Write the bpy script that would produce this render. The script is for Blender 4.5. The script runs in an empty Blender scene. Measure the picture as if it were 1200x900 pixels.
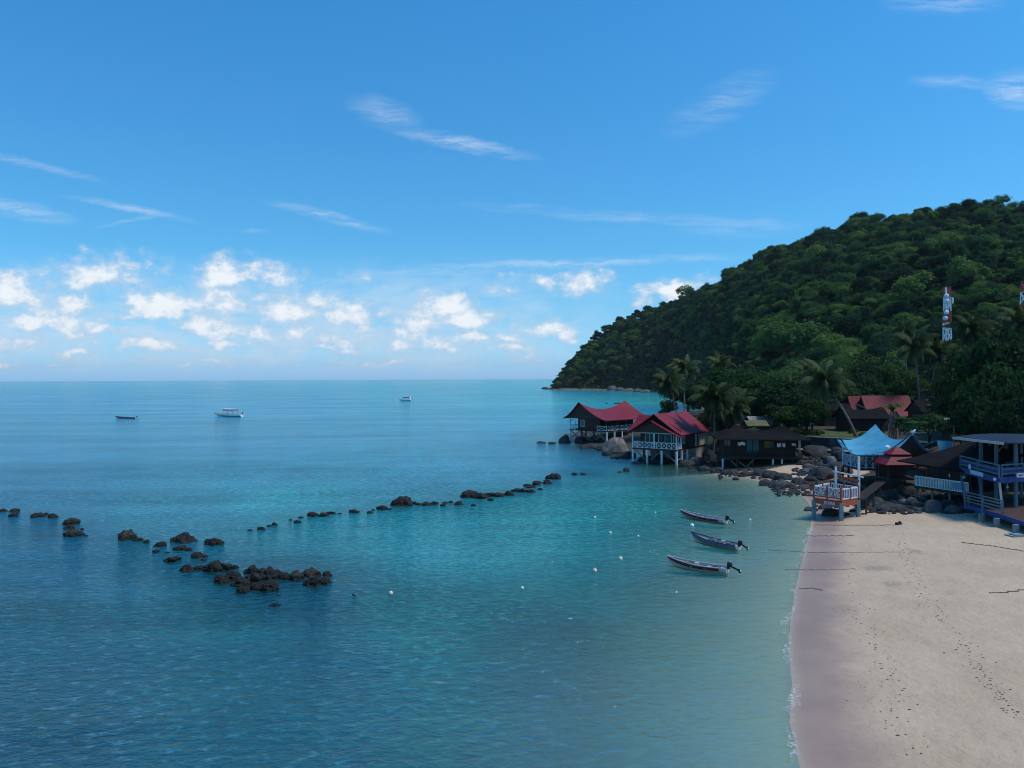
import bpy, math, random
import numpy as np
from mathutils import Matrix, Vector, noise as mnoise

R = math.radians
SC = bpy.context.scene
COL = SC.collection

# ------------------------------------------------------------------ camera
CAM_H = 13.0
cam_data = bpy.data.cameras.new('camera')
cam_data.sensor_width = 36.0
cam_data.lens = 27.0
cam_data.clip_start = 0.5
cam_data.clip_end = 90000
cam = bpy.data.objects.new('camera', cam_data)
COL.objects.link(cam)
CAM_M = Matrix.Translation((0, 0, CAM_H)) @ Matrix.Rotation(R(90 - 0.40), 4, 'X') @ Matrix.Rotation(R(-0.22), 4, 'Z')
cam.matrix_world = CAM_M
SC.camera = cam

SC.cycles.filter_width = 1.05
# ------------------------------------------------------------------ exposure, sun, sky
SC.view_settings.view_transform = 'Standard'
SC.view_settings.look = 'None'
SC.view_settings.gamma = 1.0
SC.view_settings.use_curve_mapping = False
SC.view_settings.exposure = 0.0
SUN_EL, SUN_AZ = 60.0, 98.0          # azimuth measured from +Y towards +X
sun_data = bpy.data.lights.new('sun', 'SUN')
sun_data.energy = 3.0
sun_data.angle = R(11)
sun_data.color = (1.0, 0.92, 0.82)
sun = bpy.data.objects.new('sun', sun_data)
COL.objects.link(sun)
sd_ = Vector((math.sin(R(SUN_AZ)) * math.cos(R(SUN_EL)), math.cos(R(SUN_AZ)) * math.cos(R(SUN_EL)), math.sin(R(SUN_EL))))
sun.rotation_euler = (-sd_).to_track_quat('-Z', 'Y').to_euler()
sun.location = sd_ * 300

world = bpy.data.worlds.new('World')
SC.world = world
world.use_nodes = True


class NT:
    """small node-tree writer"""
    def __init__(s, tree):
        s.t = tree
        for n in list(tree.nodes):
            tree.nodes.remove(n)

    def put(s, sock, v):
        if isinstance(v, bpy.types.NodeSocket):
            s.t.links.new(v, sock)
        elif v is not None:
            try:
                sock.default_value = v
            except Exception:
                if isinstance(v, (int, float)):
                    sock.default_value = (v, v, v)
                else:
                    sock.default_value = tuple(v) + (1.0,)

    def n(s, typ, ins=None, out=0, **props):
        nd = s.t.nodes.new(typ)
        for k, v in props.items():
            setattr(nd, k, v)
        for k, v in (ins or {}).items():
            s.put(nd.inputs[k], v)
        return nd.outputs[out] if len(nd.outputs) else None

    def m(s, op, a, b=None, c=None, clamp=False):
        nd = s.t.nodes.new('ShaderNodeMath')
        nd.operation = op
        nd.use_clamp = clamp
        s.put(nd.inputs[0], a)
        if b is not None:
            s.put(nd.inputs[1], b)
        if c is not None:
            s.put(nd.inputs[2], c)
        return nd.outputs[0]

    def v(s, op, a, b=None):
        nd = s.t.nodes.new('ShaderNodeVectorMath')
        nd.operation = op
        s.put(nd.inputs[0], a)
        if b is not None:
            s.put(nd.inputs[1], b)
        return nd.outputs['Value'] if op in ('LENGTH', 'DOT_PRODUCT', 'DISTANCE') else nd.outputs[0]

    def mr(s, x, a, b, c=0.0, d=1.0, smooth=True):
        return s.n('ShaderNodeMapRange', {0: x, 1: a, 2: b, 3: c, 4: d}, interpolation_type='SMOOTHSTEP' if smooth else 'LINEAR')

    def noise(s, vec, scale, detail=4.0, rough=0.55, out=0):
        return s.n('ShaderNodeTexNoise', {'Vector': vec, 'Scale': scale, 'Detail': detail, 'Roughness': rough}, out=out)

    def mix(s, f, a, b, blend='MIX'):
        nd = s.t.nodes.new('ShaderNodeMix')
        nd.data_type = 'RGBA'
        nd.blend_type = blend
        s.put(nd.inputs[0], f)
        for i, q in ((6, a), (7, b)):
            if isinstance(q, tuple) and len(q) == 3:
                q = q + (1.0,)
            s.put(nd.inputs[i], q)
        return nd.outputs[2]

    def ramp(s, f, stops):
        nd = s.t.nodes.new('ShaderNodeValToRGB')
        e = nd.color_ramp.elements
        while len(e) < len(stops):
            e.new(0.5)
        for el, (p, c) in zip(e, stops):
            el.position = p
            el.color = tuple(c) + (1.0,)
        s.put(nd.inputs[0], f)
        return nd.outputs[0]


# --- the sky: Nishita, with high cirrus and a bank of far cumulus, laid out by direction (tan azimuth, tan elevation)
w = NT(world.node_tree)
sky = w.n('ShaderNodeTexSky', sky_type='NISHITA', sun_disc=False, sun_elevation=R(SUN_EL), sun_rotation=R(SUN_AZ),
          altitude=0.0, air_density=1.0, dust_density=0.6, ozone_density=3.0)
SKY_STRENGTH = 0.10
dirv = w.v('NORMALIZE', w.n('ShaderNodeTexCoord', out=0))
sx = w.n('ShaderNodeSeparateXYZ', {0: dirv}, out=0)
sy = w.n('ShaderNodeSeparateXYZ', {0: dirv}, out=1)
sz = w.n('ShaderNodeSeparateXYZ', {0: dirv}, out=2)
ysafe = w.m('MAXIMUM', sy, 0.05)
cu = w.m('DIVIDE', sx, ysafe)
cv = w.m('DIVIDE', sz, ysafe)
front = w.mr(sy, 0.1, 0.3)
# clear tropical air: deeper azure overhead, pale cyan at the horizon
skyt = w.ramp(w.m('MULTIPLY', sz, 2.0, clamp=True), [(0.0, (.43, .80, 1.50)), (0.05, (.36, .70, 1.13)), (0.16, (.27, .60, .83)), (0.32, (.23, .60, .78)), (0.85, (.18, .655, .89))])
skyc = w.mix(1.0, w.mix(1.0, sky, (2.0, 2.0, 2.0), 'MULTIPLY'), skyt, 'MULTIPLY')
uv = w.n('ShaderNodeCombineXYZ', {0: cu, 1: cv, 2: 0.0})
# ragged edges: the lookup is displaced by noise
wob = w.v('SUBTRACT', w.noise(uv, 26.0, 3.0, 0.6, out=1), (0.5, 0.5, 0.5))
uvw = w.v('ADD', uv, w.v('MULTIPLY', wob, (0.035, 0.035, 0.0)))
uvc = w.v('ADD', uv, w.v('MULTIPLY', wob, (0.016, 0.012, 0.0)))


SCL = [1.0, 1.0]


def blob(px, py, wx, wy, ang=0.0, src=None):
    """soft elongated patch of sky, 1 in its middle, 0 outside"""
    mp = w.n('ShaderNodeMapping', {0: src or uvw, 1: ((px - 600) / 900.0, (443 - py) / 900.0, 0.0), 2: (0, 0, R(-ang)),
                                   3: (wx / 1800.0 * SCL[0], wy / 1800.0 * SCL[1], 1.0)}, vector_type='TEXTURE')
    return w.m('SUBTRACT', 1.0, w.v('LENGTH', mp), clamp=True)


def total(items, src=None):
    acc = None
    for it in items:
        b = w.m('MULTIPLY', blob(*it[:5], src=src), it[5])
        acc = b if acc is None else w.m('MAXIMUM', acc, b)
    return acc


SCL[:] = [1.05, 0.60]
cirrus = total([
    (452, 132, 100, 70, 18, .55), (545, 168, 190, 36, 12, .95), (40, 190, 190, 22, 14, .6), (22, 243, 150, 44, 12, .7),
    (158, 243, 170, 20, 11, .75), (385, 253, 160, 28, 15, .75), (845, 122, 160, 90, -28, .38), (1125, 99, 130, 36, 2, .55),
    (1192, 108, 90, 90, 10, 1.0), (1105, 6, 150, 56, 0, .6), (650, 309, 560, 24, -2, .75), (490, 318, 180, 16, 0, .5), (160, 256, 110, 12, -10, .35),
    (760, 256, 330, 30, 3, .45), (875, 266, 160, 50, -2, .38), (300, 268, 40, 16, 0, .4), (620, 245, 180, 24, 4, .28)], uvc)
st_map = w.n('ShaderNodeMapping', {0: uvc, 2: (0, 0, R(14)), 3: (13.0, 120.0, 1.0)}, vector_type='POINT')
streak = w.noise(st_map, 1.0, 9.0, 0.68)
cirrus_a = w.m('MULTIPLY', w.m('POWER', cirrus, 1.0), w.mr(streak, 0.34, 0.64, 0.06, 1.25), clamp=True)

SCL[:] = [1.22, 1.0]
puffs = total([
    (14, 335, 130, 100, 0, 1.0), (125, 318, 190, 80, 0, .78), (285, 318, 160, 62, 0, .9), (186, 359, 110, 66, 0, 1.0), (224, 354, 80, 46, 0, 1.0),
    (264, 353, 110, 60, 0, .9), (340, 362, 130, 66, 0, 1.0), (374, 355, 100, 52, 0, .95), (402, 370, 110, 56, 0, .95), (240, 379, 130, 44, 0, .85),
    (520, 358, 110, 66, 0, 1.0), (546, 372, 90, 54, 0, 1.0), (492, 376, 110, 54, 0, .9), (555, 398, 110, 36, 0, .9), (640, 386, 130, 48, 0, .85),
    (662, 391, 60, 34, 0, .95), (687, 332, 84, 60, 12, .9), (640, 328, 80, 46, 0, .62), (788, 341, 110, 44, -8, 1.0), (592, 331, 80, 36, 0, .5),
    (60, 370, 120, 60, 0, .9), (120, 385, 130, 40, 0, .8), (440, 400, 200, 46, 0, .7), (300, 388, 260, 40, 0, .8), (30, 400, 130, 36, 0, .75),
    (600, 408, 160, 26, 0, .7), (180, 402, 300, 36, 0, .65), (430, 322, 120, 36, 0, .42),
    (90, 352, 90, 40, 0, .8), (150, 372, 120, 34, 0, .75), (20, 372, 110, 36, 0, .8), (70, 408, 160, 26, 0, .7), (250, 402, 170, 28, 0, .75), (350, 392, 150, 30, 0, .8), (390, 408, 170, 24, 0, .7), (470, 388, 110, 30, 0, .75),
    (520, 408, 150, 24, 0, .7), (590, 396, 110, 28, 0, .75), (30, 424, 220, 18, 0, .55), (240, 422, 260, 18, 0, .55), (450, 424, 240, 18, 0, .55), (300, 345, 80, 36, 0, .7), (450, 365, 80, 34, 0, .65), (575, 370, 80, 30, 0, .6), (620, 418, 140, 16, 0, .5)])
pn_map = w.n('ShaderNodeMapping', {0: uv, 3: (1.0, 1.55, 1.0)}, vector_type='POINT')
pn = w.noise(pn_map, 22.0, 8.0, 0.6)
pn2 = w.noise(pn_map, 58.0, 5.0, 0.6)
dens = w.m('ADD', puffs, w.m('MULTIPLY', w.m('SUBTRACT', pn, 0.50), 2.1))
gate = w.mr(puffs, 0.0, 0.22)
cum_a = w.m('MULTIPLY', w.m('POWER', w.mr(dens, 0.10, 0.78), 1.1), gate, clamp=True)
# thin milky bank low over the sea
band = w.m('MULTIPLY', w.mr(cv, 0.000, 0.028), w.mr(cv, 0.175, 0.075))
band = w.m('MULTIPLY', band, w.mr(cu, 0.22, -0.10))
bn_map = w.n('ShaderNodeMapping', {0: uvw, 3: (11.0, 30.0, 1.0)}, vector_type='POINT')
band_a = w.m('MULTIPLY', band, w.mr(w.noise(bn_map, 1.0, 7.0, 0.6), 0.36, 0.66, 0.20, 0.88))
# brightness inside the cumulus: lit tops, blue-grey hollows
core = w.mr(w.m('ADD', dens, w.m('MULTIPLY', w.m('SUBTRACT', pn2, 0.5), 0.9)), 0.30, 1.0)
cumc = w.mix(core, (4.9, 6.5, 8.3), (9.6, 9.9, 10.2))
c1 = w.mix(w.m('MULTIPLY', w.m('MULTIPLY', cirrus_a, 0.46), front), skyc, (8.0, 8.8, 9.8))
c2 = w.mix(w.m('MULTIPLY', w.m('MULTIPLY', band_a, 0.85), front), c1, (6.2, 7.7, 9.2))
c3 = w.mix(w.m('MULTIPLY', w.m('MULTIPLY', cum_a, 0.92), front), c2, cumc)
bg = w.n('ShaderNodeBackground', {0: c3, 1: SKY_STRENGTH})
w.n('ShaderNodeOutputWorld', {0: bg})

# ------------------------------------------------------------------ pixel <-> place (for reading positions off the photograph, 1200 x 900)
CAM_R = CAM_M.to_3x3()
CAM_P = CAM_M.translation.copy()


def ray(px, py):
    return CAM_R @ Vector(((px - 600) / 900.0, -(py - 450) / 900.0, -1.0))


def at_y(px, py, Y):
    d = ray(px, py)
    return CAM_P + d * (Y / d.y)


def at_z(px, py, z=0.0):
    d = ray(px, py)
    return CAM_P + d * ((z - CAM_P.z) / d.z)


# ------------------------------------------------------------------ naming helpers
def tag(o, label=None, cat=None, group=None, kind=None):
    if label:
        o['label'] = label
    if cat:
        o['category'] = cat
    if group:
        o['group'] = group
    if kind:
        o['kind'] = kind
    return o


def empty(name, loc=(0, 0, 0), rz=0.0):
    o = bpy.data.objects.new(name, None)
    COL.objects.link(o)
    o.location = loc
    o.rotation_euler = (0, 0, rz)
    o.empty_display_size = 0.3
    return o


KIDS = {}


def link(name, me, mat=None, parent=None):
    if mat is not None and not me.materials:
        me.materials.append(mat)
    o = bpy.data.objects.new(name, me)
    COL.objects.link(o)
    if parent is not None:
        o.parent = parent
        KIDS.setdefault(parent, []).append(o)
    return o


def copy_tree(o, parent=None):
    c = o.copy()
    COL.objects.link(c)
    if parent is not None:
        c.parent = parent
        KIDS.setdefault(parent, []).append(c)
    for ch in KIDS.get(o, []):
        copy_tree(ch, c)
    return c


class MB:
    """collects shapes for one mesh"""
    def __init__(s):
        s.V = []
        s.F = []

    def add(s, vs, fs):
        o = len(s.V)
        s.V += [tuple(v) for v in vs]
        s.F += [tuple(i + o for i in f) for f in fs]
        return s

    def box(s, c, d, rz=0.0):
        cx, cy, cz = c
        hx, hy, hz = d[0] / 2, d[1] / 2, d[2] / 2
        ca, sa = math.cos(rz), math.sin(rz)
        vs = []
        for z in (-hz, hz):
            for x, y in ((-hx, -hy), (hx, -hy), (hx, hy), (-hx, hy)):
                vs.append((cx + x * ca - y * sa, cy + x * sa + y * ca, cz + z))
        return s.add(vs, [(3, 2, 1, 0), (4, 5, 6, 7), (0, 1, 5, 4), (1, 2, 6, 5), (2, 3, 7, 6), (3, 0, 4, 7)])

    def beam(s, p, q, wd, hg=None):
        hg = hg or wd
        p, q = Vector(p), Vector(q)
        d = (q - p).normalized()
        up = Vector((0, 0, 1)) if abs(d.z) < 0.98 else Vector((0, 1, 0))
        a = d.cross(up).normalized() * wd / 2
        b = a.cross(d).normalized() * hg / 2
        vs = [p - a - b, p + a - b, p + a + b, p - a + b, q - a - b, q + a - b, q + a + b, q - a + b]
        return s.add(vs, [(3, 2, 1, 0), (4, 5, 6, 7), (0, 1, 5, 4), (1, 2, 6, 5), (2, 3, 7, 6), (3, 0, 4, 7)])

    def tube(s, pts, rad, n=8, cap=True):
        pts = [Vector(p) for p in pts]
        rr = rad if isinstance(rad, (list, tuple)) else [rad] * len(pts)
        vs, fs = [], []
        ref = None
        for i, p in enumerate(pts):
            d = (pts[min(i + 1, len(pts) - 1)] - pts[max(i - 1, 0)]).normalized()
            if ref is None:
                ref = Vector((1, 0, 0)) if abs(d.x) < 0.9 else Vector((0, 1, 0))
            a = (ref - d * ref.dot(d)).normalized()
            b = d.cross(a)
            ref = a
            for k in range(n):
                t = 2 * math.pi * k / n
                vs.append(p + (a * math.cos(t) + b * math.sin(t)) * rr[i])
        for i in range(len(pts) - 1):
            for k in range(n):
                k2 = (k + 1) % n
                fs.append((i * n + k, i * n + k2, (i + 1) * n + k2, (i + 1) * n + k))
        if cap:
            fs.append(tuple(range(n - 1, -1, -1)))
            fs.append(tuple((len(pts) - 1) * n + k for k in range(n)))
        return s.add(vs, fs)

    def prism(s, poly, axis_from, axis_to):
        """flat polygon given as 3D points, pushed along a vector"""
        d = Vector(axis_to) - Vector(axis_from)
        n = len(poly)
        vs = [Vector(p) for p in poly] + [Vector(p) + d for p in poly]
        fs = [tuple(range(n - 1, -1, -1)), tuple(range(n, 2 * n))]
        for i in range(n):
            j = (i + 1) % n
            fs.append((i, j, n + j, n + i))
        return s.add(vs, fs)

    def sheet(s, rows, th=0.10):
        """surface through a grid of points, thickened downwards"""
        nr, nc = len(rows), len(rows[0])
        vs = [Vector(p) for r in rows for p in r]
        n = len(vs)
        vs += [v - Vector((0, 0, th)) for v in vs]
        fs = []
        for i in range(nr - 1):
            for j in range(nc - 1):
                a, b, c, d = i * nc + j, i * nc + j + 1, (i + 1) * nc + j + 1, (i + 1) * nc + j
                fs.append((a, b, c, d))
                fs.append((n + d, n + c, n + b, n + a))
        for j in range(nc - 1):
            fs.append((j + 1, j, n + j, n + j + 1))
            a = (nr - 1) * nc
            fs.append((a + j, a + j + 1, n + a + j + 1, n + a + j))
        for i in range(nr - 1):
            a, b = i * nc, (i + 1) * nc
            fs.append((a, b, n + b, n + a))
            a, b = i * nc + nc - 1, (i + 1) * nc + nc - 1
            fs.append((b, a, n + a, n + b))
        return s.add(vs, fs)

    def ball(s, c, r, nu=14, nv=9):
        if not isinstance(r, (tuple, list)):
            r = (r, r, r)
        vs = [(c[0], c[1], c[2] + r[2])]
        for i in range(1, nv):
            t = math.pi * i / nv
            for k in range(nu):
                p = 2 * math.pi * k / nu
                vs.append((c[0] + r[0] * math.sin(t) * math.cos(p), c[1] + r[1] * math.sin(t) * math.sin(p), c[2] + r[2] * math.cos(t)))
        vs.append((c[0], c[1], c[2] - r[2]))
        fs = []
        for k in range(nu):
            fs.append((0, 1 + k, 1 + (k + 1) % nu))
            fs.append((len(vs) - 1, 1 + (nv - 2) * nu + (k + 1) % nu, 1 + (nv - 2) * nu + k))
        for i in range(nv - 2):
            for k in range(nu):
                a, b = 1 + i * nu + k, 1 + i * nu + (k + 1) % nu
                fs.append((a, a + nu, b + nu, b))
        return s.add(vs, fs)

    def build(s, name, mat, parent=None, smooth=False):
        me = bpy.data.meshes.new(name)
        me.from_pydata(s.V, [], s.F)
        me.update()
        if smooth:
            me.polygons.foreach_set('use_smooth', [True] * len(me.polygons))
        return link(name, me, mat, parent)


def np_mesh(name, V, Q, smooth=False):
    """mesh from numpy arrays of vertices and quads"""
    V = np.asarray(V, dtype=np.float32)
    Q = np.asarray(Q, dtype=np.int32)
    me = bpy.data.meshes.new(name)
    me.vertices.add(len(V))
    me.vertices.foreach_set('co', V.ravel())
    k = Q.shape[1]
    me.loops.add(Q.size)
    me.loops.foreach_set('vertex_index', Q.ravel())
    me.polygons.add(len(Q))
    me.polygons.foreach_set('loop_start', np.arange(0, Q.size, k, dtype=np.int32))
    me.polygons.foreach_set('loop_total', np.full(len(Q), k, dtype=np.int32))
    if smooth:
        me.polygons.foreach_set('use_smooth', np.ones(len(Q), dtype=bool))
    me.update(calc_edges=True)
    me.validate()
    return me


def set_attr(me, name, typ, arr):
    a = me.attributes.new(name, typ, 'POINT')
    key = 'value' if typ == 'FLOAT' else ('color' if typ == 'FLOAT_COLOR' else 'vector')
    a.data.foreach_set(key, np.asarray(arr, dtype=np.float32).ravel())


# ------------------------------------------------------------------ materials
def material(name):
    m = bpy.data.materials.new(name)
    m.use_nodes = True
    return m, NT(m.node_tree)


def simple(name, col, rough=0.7, var=0.18, scale=1.5, bump=0.0, bscale=None, metal=0.0, stretch=(1, 1, 1), spec=0.4, grime=None, obj_var=0.0):
    m, t = material(name)
    tc = t.n('ShaderNodeTexCoord', out=3)
    mp = t.n('ShaderNodeMapping', {0: tc, 3: stretch})
    f = t.noise(mp, scale, 6.0, 0.6)
    dark = tuple(c * (1 - var) for c in col)
    lite = tuple(min(1, c * (1 + var)) for c in col)
    c = t.mix(t.mr(f, 0.3, 0.7), dark, lite)
    if grime:
        g = t.noise(tc, scale * 0.37, 5.0, 0.7)
        c = t.mix(t.mr(g, 0.52, 0.72, 0.0, grime[1]), c, grime[0])
    if obj_var:
        rnd = t.n('ShaderNodeObjectInfo', out=5)
        c = t.mix(t.m('MULTIPLY', rnd, obj_var), c, tuple(x * 0.35 for x in col))
    ins = {'Base Color': c, 'Roughness': rough, 'Metallic': metal, 'Specular IOR Level': spec}
    if bump:
        bn = t.n('ShaderNodeBump', {'Height': t.noise(mp, bscale or scale * 6, 4.0), 'Strength': 1.0, 'Distance': bump})
        ins['Normal'] = bn
    t.n('ShaderNodeOutputMaterial', {0: t.n('ShaderNodeBsdfPrincipled', ins)})
    return m


M = {}
M['wood_dark'] = simple('dark_brown_timber', (0.040, 0.022, 0.017), 0.75, 0.3, 3.0, stretch=(6, 6, .6), bump=.01)
M['wood_red'] = simple('red_brown_timber', (0.055, 0.023, 0.018), 0.7, 0.3, 3.0, stretch=(7, 7, .5), bump=.01)
M['wood_brick'] = simple('brick_red_boards', (0.17, 0.045, 0.03), 0.75, 0.25, 3.0, stretch=(1, 1, 7), bump=.01)
M['wood_grey'] = simple('weathered_grey_timber', (0.19, 0.17, 0.15), 0.85, 0.25, 3.0, stretch=(4, 4, .8))
M['wood_orange'] = simple('rust_orange_stained_timber', (0.33, 0.075, 0.035), 0.7, 0.3, 4.0)
M['white'] = simple('white_painted_wood', (0.62, 0.66, 0.68), 0.6, 0.12, 2.0, grime=((0.30, 0.30, 0.29), 0.6))
M['cream'] = simple('cream_render', (0.42, 0.36, 0.24), 0.8, 0.15, 1.5, grime=((0.15, 0.13, 0.1), 0.6))


def ribbed(name, col, dirn, grime, rough=0.6, spec=0.2):
    """profiled sheet roofing: ribs running down the slope, faded and stained"""
    m, t = material(name)
    tc = t.n('ShaderNodeTexCoord', out=3)
    rib = t.n('ShaderNodeTexWave', {'Vector': tc, 'Scale': 0.62, 'Distortion': 0.0, 'Detail': 0.0}, out=1, bands_direction=dirn)
    st = (1.4, .25, .25) if dirn == 'X' else (.25, 1.4, .25)
    streak_ = t.noise(t.n('ShaderNodeMapping', {0: tc, 3: st}), 1.6, 6.0, 0.65)
    patch = t.noise(tc, 0.35, 4.0, 0.6)
    c = t.mix(t.mr(patch, .3, .7), tuple(x * .82 for x in col), tuple(min(1, x * 1.18) for x in col))
    c = t.mix(t.mr(streak_, .50, .72, 0, .55), c, grime)
    c = t.mix(t.mr(rib, .80, 1.0, 0, .30), c, tuple(x * .45 for x in col))
    bn = t.n('ShaderNodeBump', {'Height': rib, 'Strength': 1.0, 'Distance': 0.02})
    t.n('ShaderNodeOutputMaterial', {0: t.n('ShaderNodeBsdfPrincipled', {'Base Color': c, 'Roughness': rough, 'Specular IOR Level': spec, 'Normal': bn})})
    return m


M['roof_red'] = ribbed('red_sheet_roofing', (0.185, 0.014, 0.028), 'Y', (0.105, 0.014, 0.018))
M['roof_red_x'] = ribbed('red_sheet_roofing_cross', (0.15, 0.004, 0.018), 'X', (0.08, 0.004, 0.012))
M['roof_blue'] = ribbed('sky_blue_sheet_roofing', (0.065, 0.28, 0.43), 'Y', (0.045, 0.18, 0.28), .5)
M['roof_dark'] = ribbed('dark_bitumen_shingles', (0.011, 0.010, 0.011), 'X', (0.020, 0.018, 0.016), .9, .06)
M['roof_steel'] = simple('blue_grey_sheet_roofing', (0.020, 0.036, 0.062), 0.9, 0.3, 1.2, stretch=(3, .3, 1), spec=.08)
M['gutter'] = simple('pale_gutter_trim', (0.36, 0.37, 0.36), 0.6, 0.1)
M['blue_paint'] = simple('royal_blue_paint', (0.004, 0.042, 0.18), 0.7, 0.15, grime=((0.015, .035, .15), .5))
M['teal_paint'] = simple('pale_teal_blue_paint', (0.065, 0.125, 0.165), 0.6, 0.12, grime=((0.09, .15, .18), .6))
M['rail_blue'] = simple('pale_blue_rail_paint', (0.33, 0.50, 0.66), 0.6, 0.12)
M['concrete'] = simple('blue_grey_concrete', (0.16, 0.22, 0.25), 0.85, 0.2, 1.5, grime=((0.06, .08, .08), .7))
M['stone'] = simple('plastered_stone', (0.24, 0.22, 0.20), 0.9, 0.35, 1.2, grime=((0.08, .07, .06), .8), bump=.04)
M['glass'] = simple('dark_teal_window', (0.015, 0.045, 0.055), 0.15, 0.4, 2.0, stretch=(5, 5, .3), spec=.6)
M['curtain'] = simple('teal_curtain', (0.055, 0.21, 0.23), 0.8, 0.25, 3.0, stretch=(6, 6, .2))
M['curtain_green'] = simple('green_curtain', (0.10, 0.25, 0.03), 0.8, 0.2, 3.0)
M['cloth_white'] = simple('white_cloth', (0.70, 0.70, 0.70), 0.9, 0.1)
M['black'] = simple('black_plastic', (0.012, 0.013, 0.016), 0.45, 0.2)
M['dark_inside'] = simple('shade_toned_boards', (0.02, 0.014, 0.012), 0.9, 0.3)  # dark timber again, with shade put into its colour
M['steel_red'] = simple('red_lattice_paint', (0.42, 0.06, 0.04), 0.6, 0.12)
M['steel_white'] = simple('white_lattice_paint', (0.75, 0.77, 0.78), 0.6, 0.08)
M['dish'] = simple('white_dish_paint', (0.72, 0.76, 0.80), 0.5, 0.06)
M['hull_white'] = simple('white_gelcoat', (0.40, 0.41, 0.40), 0.4, 0.1, grime=((0.28, .29, .28), .5))
M['hull_bright'] = simple('bright_white_gelcoat', (0.74, 0.75, 0.74), 0.4, 0.05)
M['hull_grey'] = simple('grey_boat_deck', (0.24, 0.26, 0.28), 0.6, 0.12)
M['hull_stripe'] = simple('dark_red_hull_stripe', (0.13, 0.012, 0.018), 0.4, 0.15)
M['hull_blue'] = simple('slate_blue_gelcoat', (0.10, 0.125, 0.21), 0.4, 0.15)
M['hull_yellow'] = simple('ochre_boot_stripe', (0.33, 0.24, 0.09), 0.5, 0.15)
M['hull_red'] = simple('red_boot_stripe', (0.36, 0.10, 0.07), 0.5, 0.15)
M['hull_navy'] = simple('navy_hull_paint', (0.02, 0.022, 0.045), 0.4, 0.15)
M['canopy_pink'] = simple('pale_lilac_canvas', (0.74, 0.64, 0.70), 0.8, 0.1)
M['buoy'] = simple('pale_buoy_plastic', (0.62, 0.55, 0.45), 0.5, 0.15)
M['buoy_white'] = simple('white_buoy_plastic', (0.78, 0.78, 0.76), 0.5, 0.06)
M['rope'] = simple('dark_wet_rope', (0.035, 0.03, 0.028), 0.9, 0.2)
M['driftwood'] = simple('dark_driftwood', (0.13, 0.10, 0.075), 0.9, 0.3)
M['driftwood_orange'] = simple('orange_brown_driftwood', (0.22, 0.12, 0.05), 0.9, 0.3)
M['trunk_pale'] = simple('pale_ringed_palm_trunk', (0.17, 0.155, 0.14), 0.9, 0.3, 3.0, stretch=(.4, .4, 7), bump=.02)
M['trunk_dark'] = simple('dark_bark', (0.055, 0.043, 0.034), 0.9, 0.35, 2.0, stretch=(3, 3, .5), bump=.03)
M['trunk_white'] = simple('pale_forest_bark', (0.20, 0.18, 0.15), 0.9, 0.25, 1.0)
M['dead_frond'] = simple('dead_brown_fronds', (0.11, 0.065, 0.04), 0.9, 0.3)
M['coconut'] = simple('ripening_coconuts', (0.20, 0.09, 0.025), 0.7, 0.3)
M['tarp_blue'] = simple('blue_tarpaulin', (0.03, 0.07, 0.20), 0.6, 0.2)
M['tin'] = simple('weathered_grey_tin', (0.20, 0.19, 0.17), 0.7, 0.3, 1.0, grime=((0.10, .06, .04), .7))
M['thatch'] = simple('mossy_thatch', (0.10, 0.11, 0.055), 0.95, 0.3, 2.0)
M['path'] = simple('pale_concrete_path', (0.34, 0.32, 0.29), 0.9, 0.15)
M['text_white'] = simple('white_lettering_paint', (0.72, 0.78, 0.86), 0.6, 0.05)


def leaf_mat(name, cols, trans=0.35, scale=0.35):
    m, t = material(name)
    rnd = t.n('ShaderNodeObjectInfo', out=5)
    geo = t.n('ShaderNodeNewGeometry', out=0)
    f1 = t.noise(geo, scale, 3.0, 0.6)
    k = t.m('ADD', t.m('MULTIPLY', rnd, 0.74), t.m('MULTIPLY', f1, 0.26))
    n = len(cols)
    c = t.ramp(k, [(0.12 + 0.76 * i / (n - 1), col) for i, col in enumerate(cols)])
    f2 = t.noise(geo, scale * 9, 2.0, 0.5)
    c = t.mix(t.mr(f2, 0.3, 0.7), t.mix(1.0, c, (0.66, 0.70, 0.62), 'MULTIPLY'), c)
    dif = t.n('ShaderNodeBsdfPrincipled', {'Base Color': c, 'Roughness': 0.7, 'Specular IOR Level': 0.06})
    tr = t.n('ShaderNodeBsdfTranslucent', {0: t.mix(1.0, c, (1.0, 1.15, 0.5), 'MULTIPLY')})
    t.n('ShaderNodeOutputMaterial', {0: t.n('ShaderNodeMixShader', {0: trans, 1: dif, 2: tr})})
    return m


M['leaf_hill'] = leaf_mat('rainforest_leaves', [(0.010, 0.033, 0.026), (0.020, 0.060, 0.037), (0.036, 0.092, 0.052), (0.050, 0.120, 0.050), (0.088, 0.165, 0.056), (0.165, 0.240, 0.075)], 0.40, 0.03)
M['leaf_near'] = leaf_mat('garden_tree_leaves', [(0.018, 0.050, 0.024), (0.030, 0.072, 0.030), (0.046, 0.096, 0.034), (0.066, 0.122, 0.040)], 0.35, 0.25)
M['leaf_palm'] = leaf_mat('coconut_fronds', [(0.050, 0.078, 0.034), (0.078, 0.108, 0.048), (0.110, 0.138, 0.062)], 0.3, 0.6)
M['leaf_banana'] = leaf_mat('banana_leaves', [(0.055, 0.10, 0.03), (0.09, 0.14, 0.04), (0.14, 0.17, 0.05)], 0.35, 0.6)
M['leaf_bush'] = leaf_mat('yellow_green_bush_leaves', [(0.045, 0.080, 0.020), (0.075, 0.115, 0.028), (0.11, 0.14, 0.035)], 0.3, 0.6)


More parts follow.
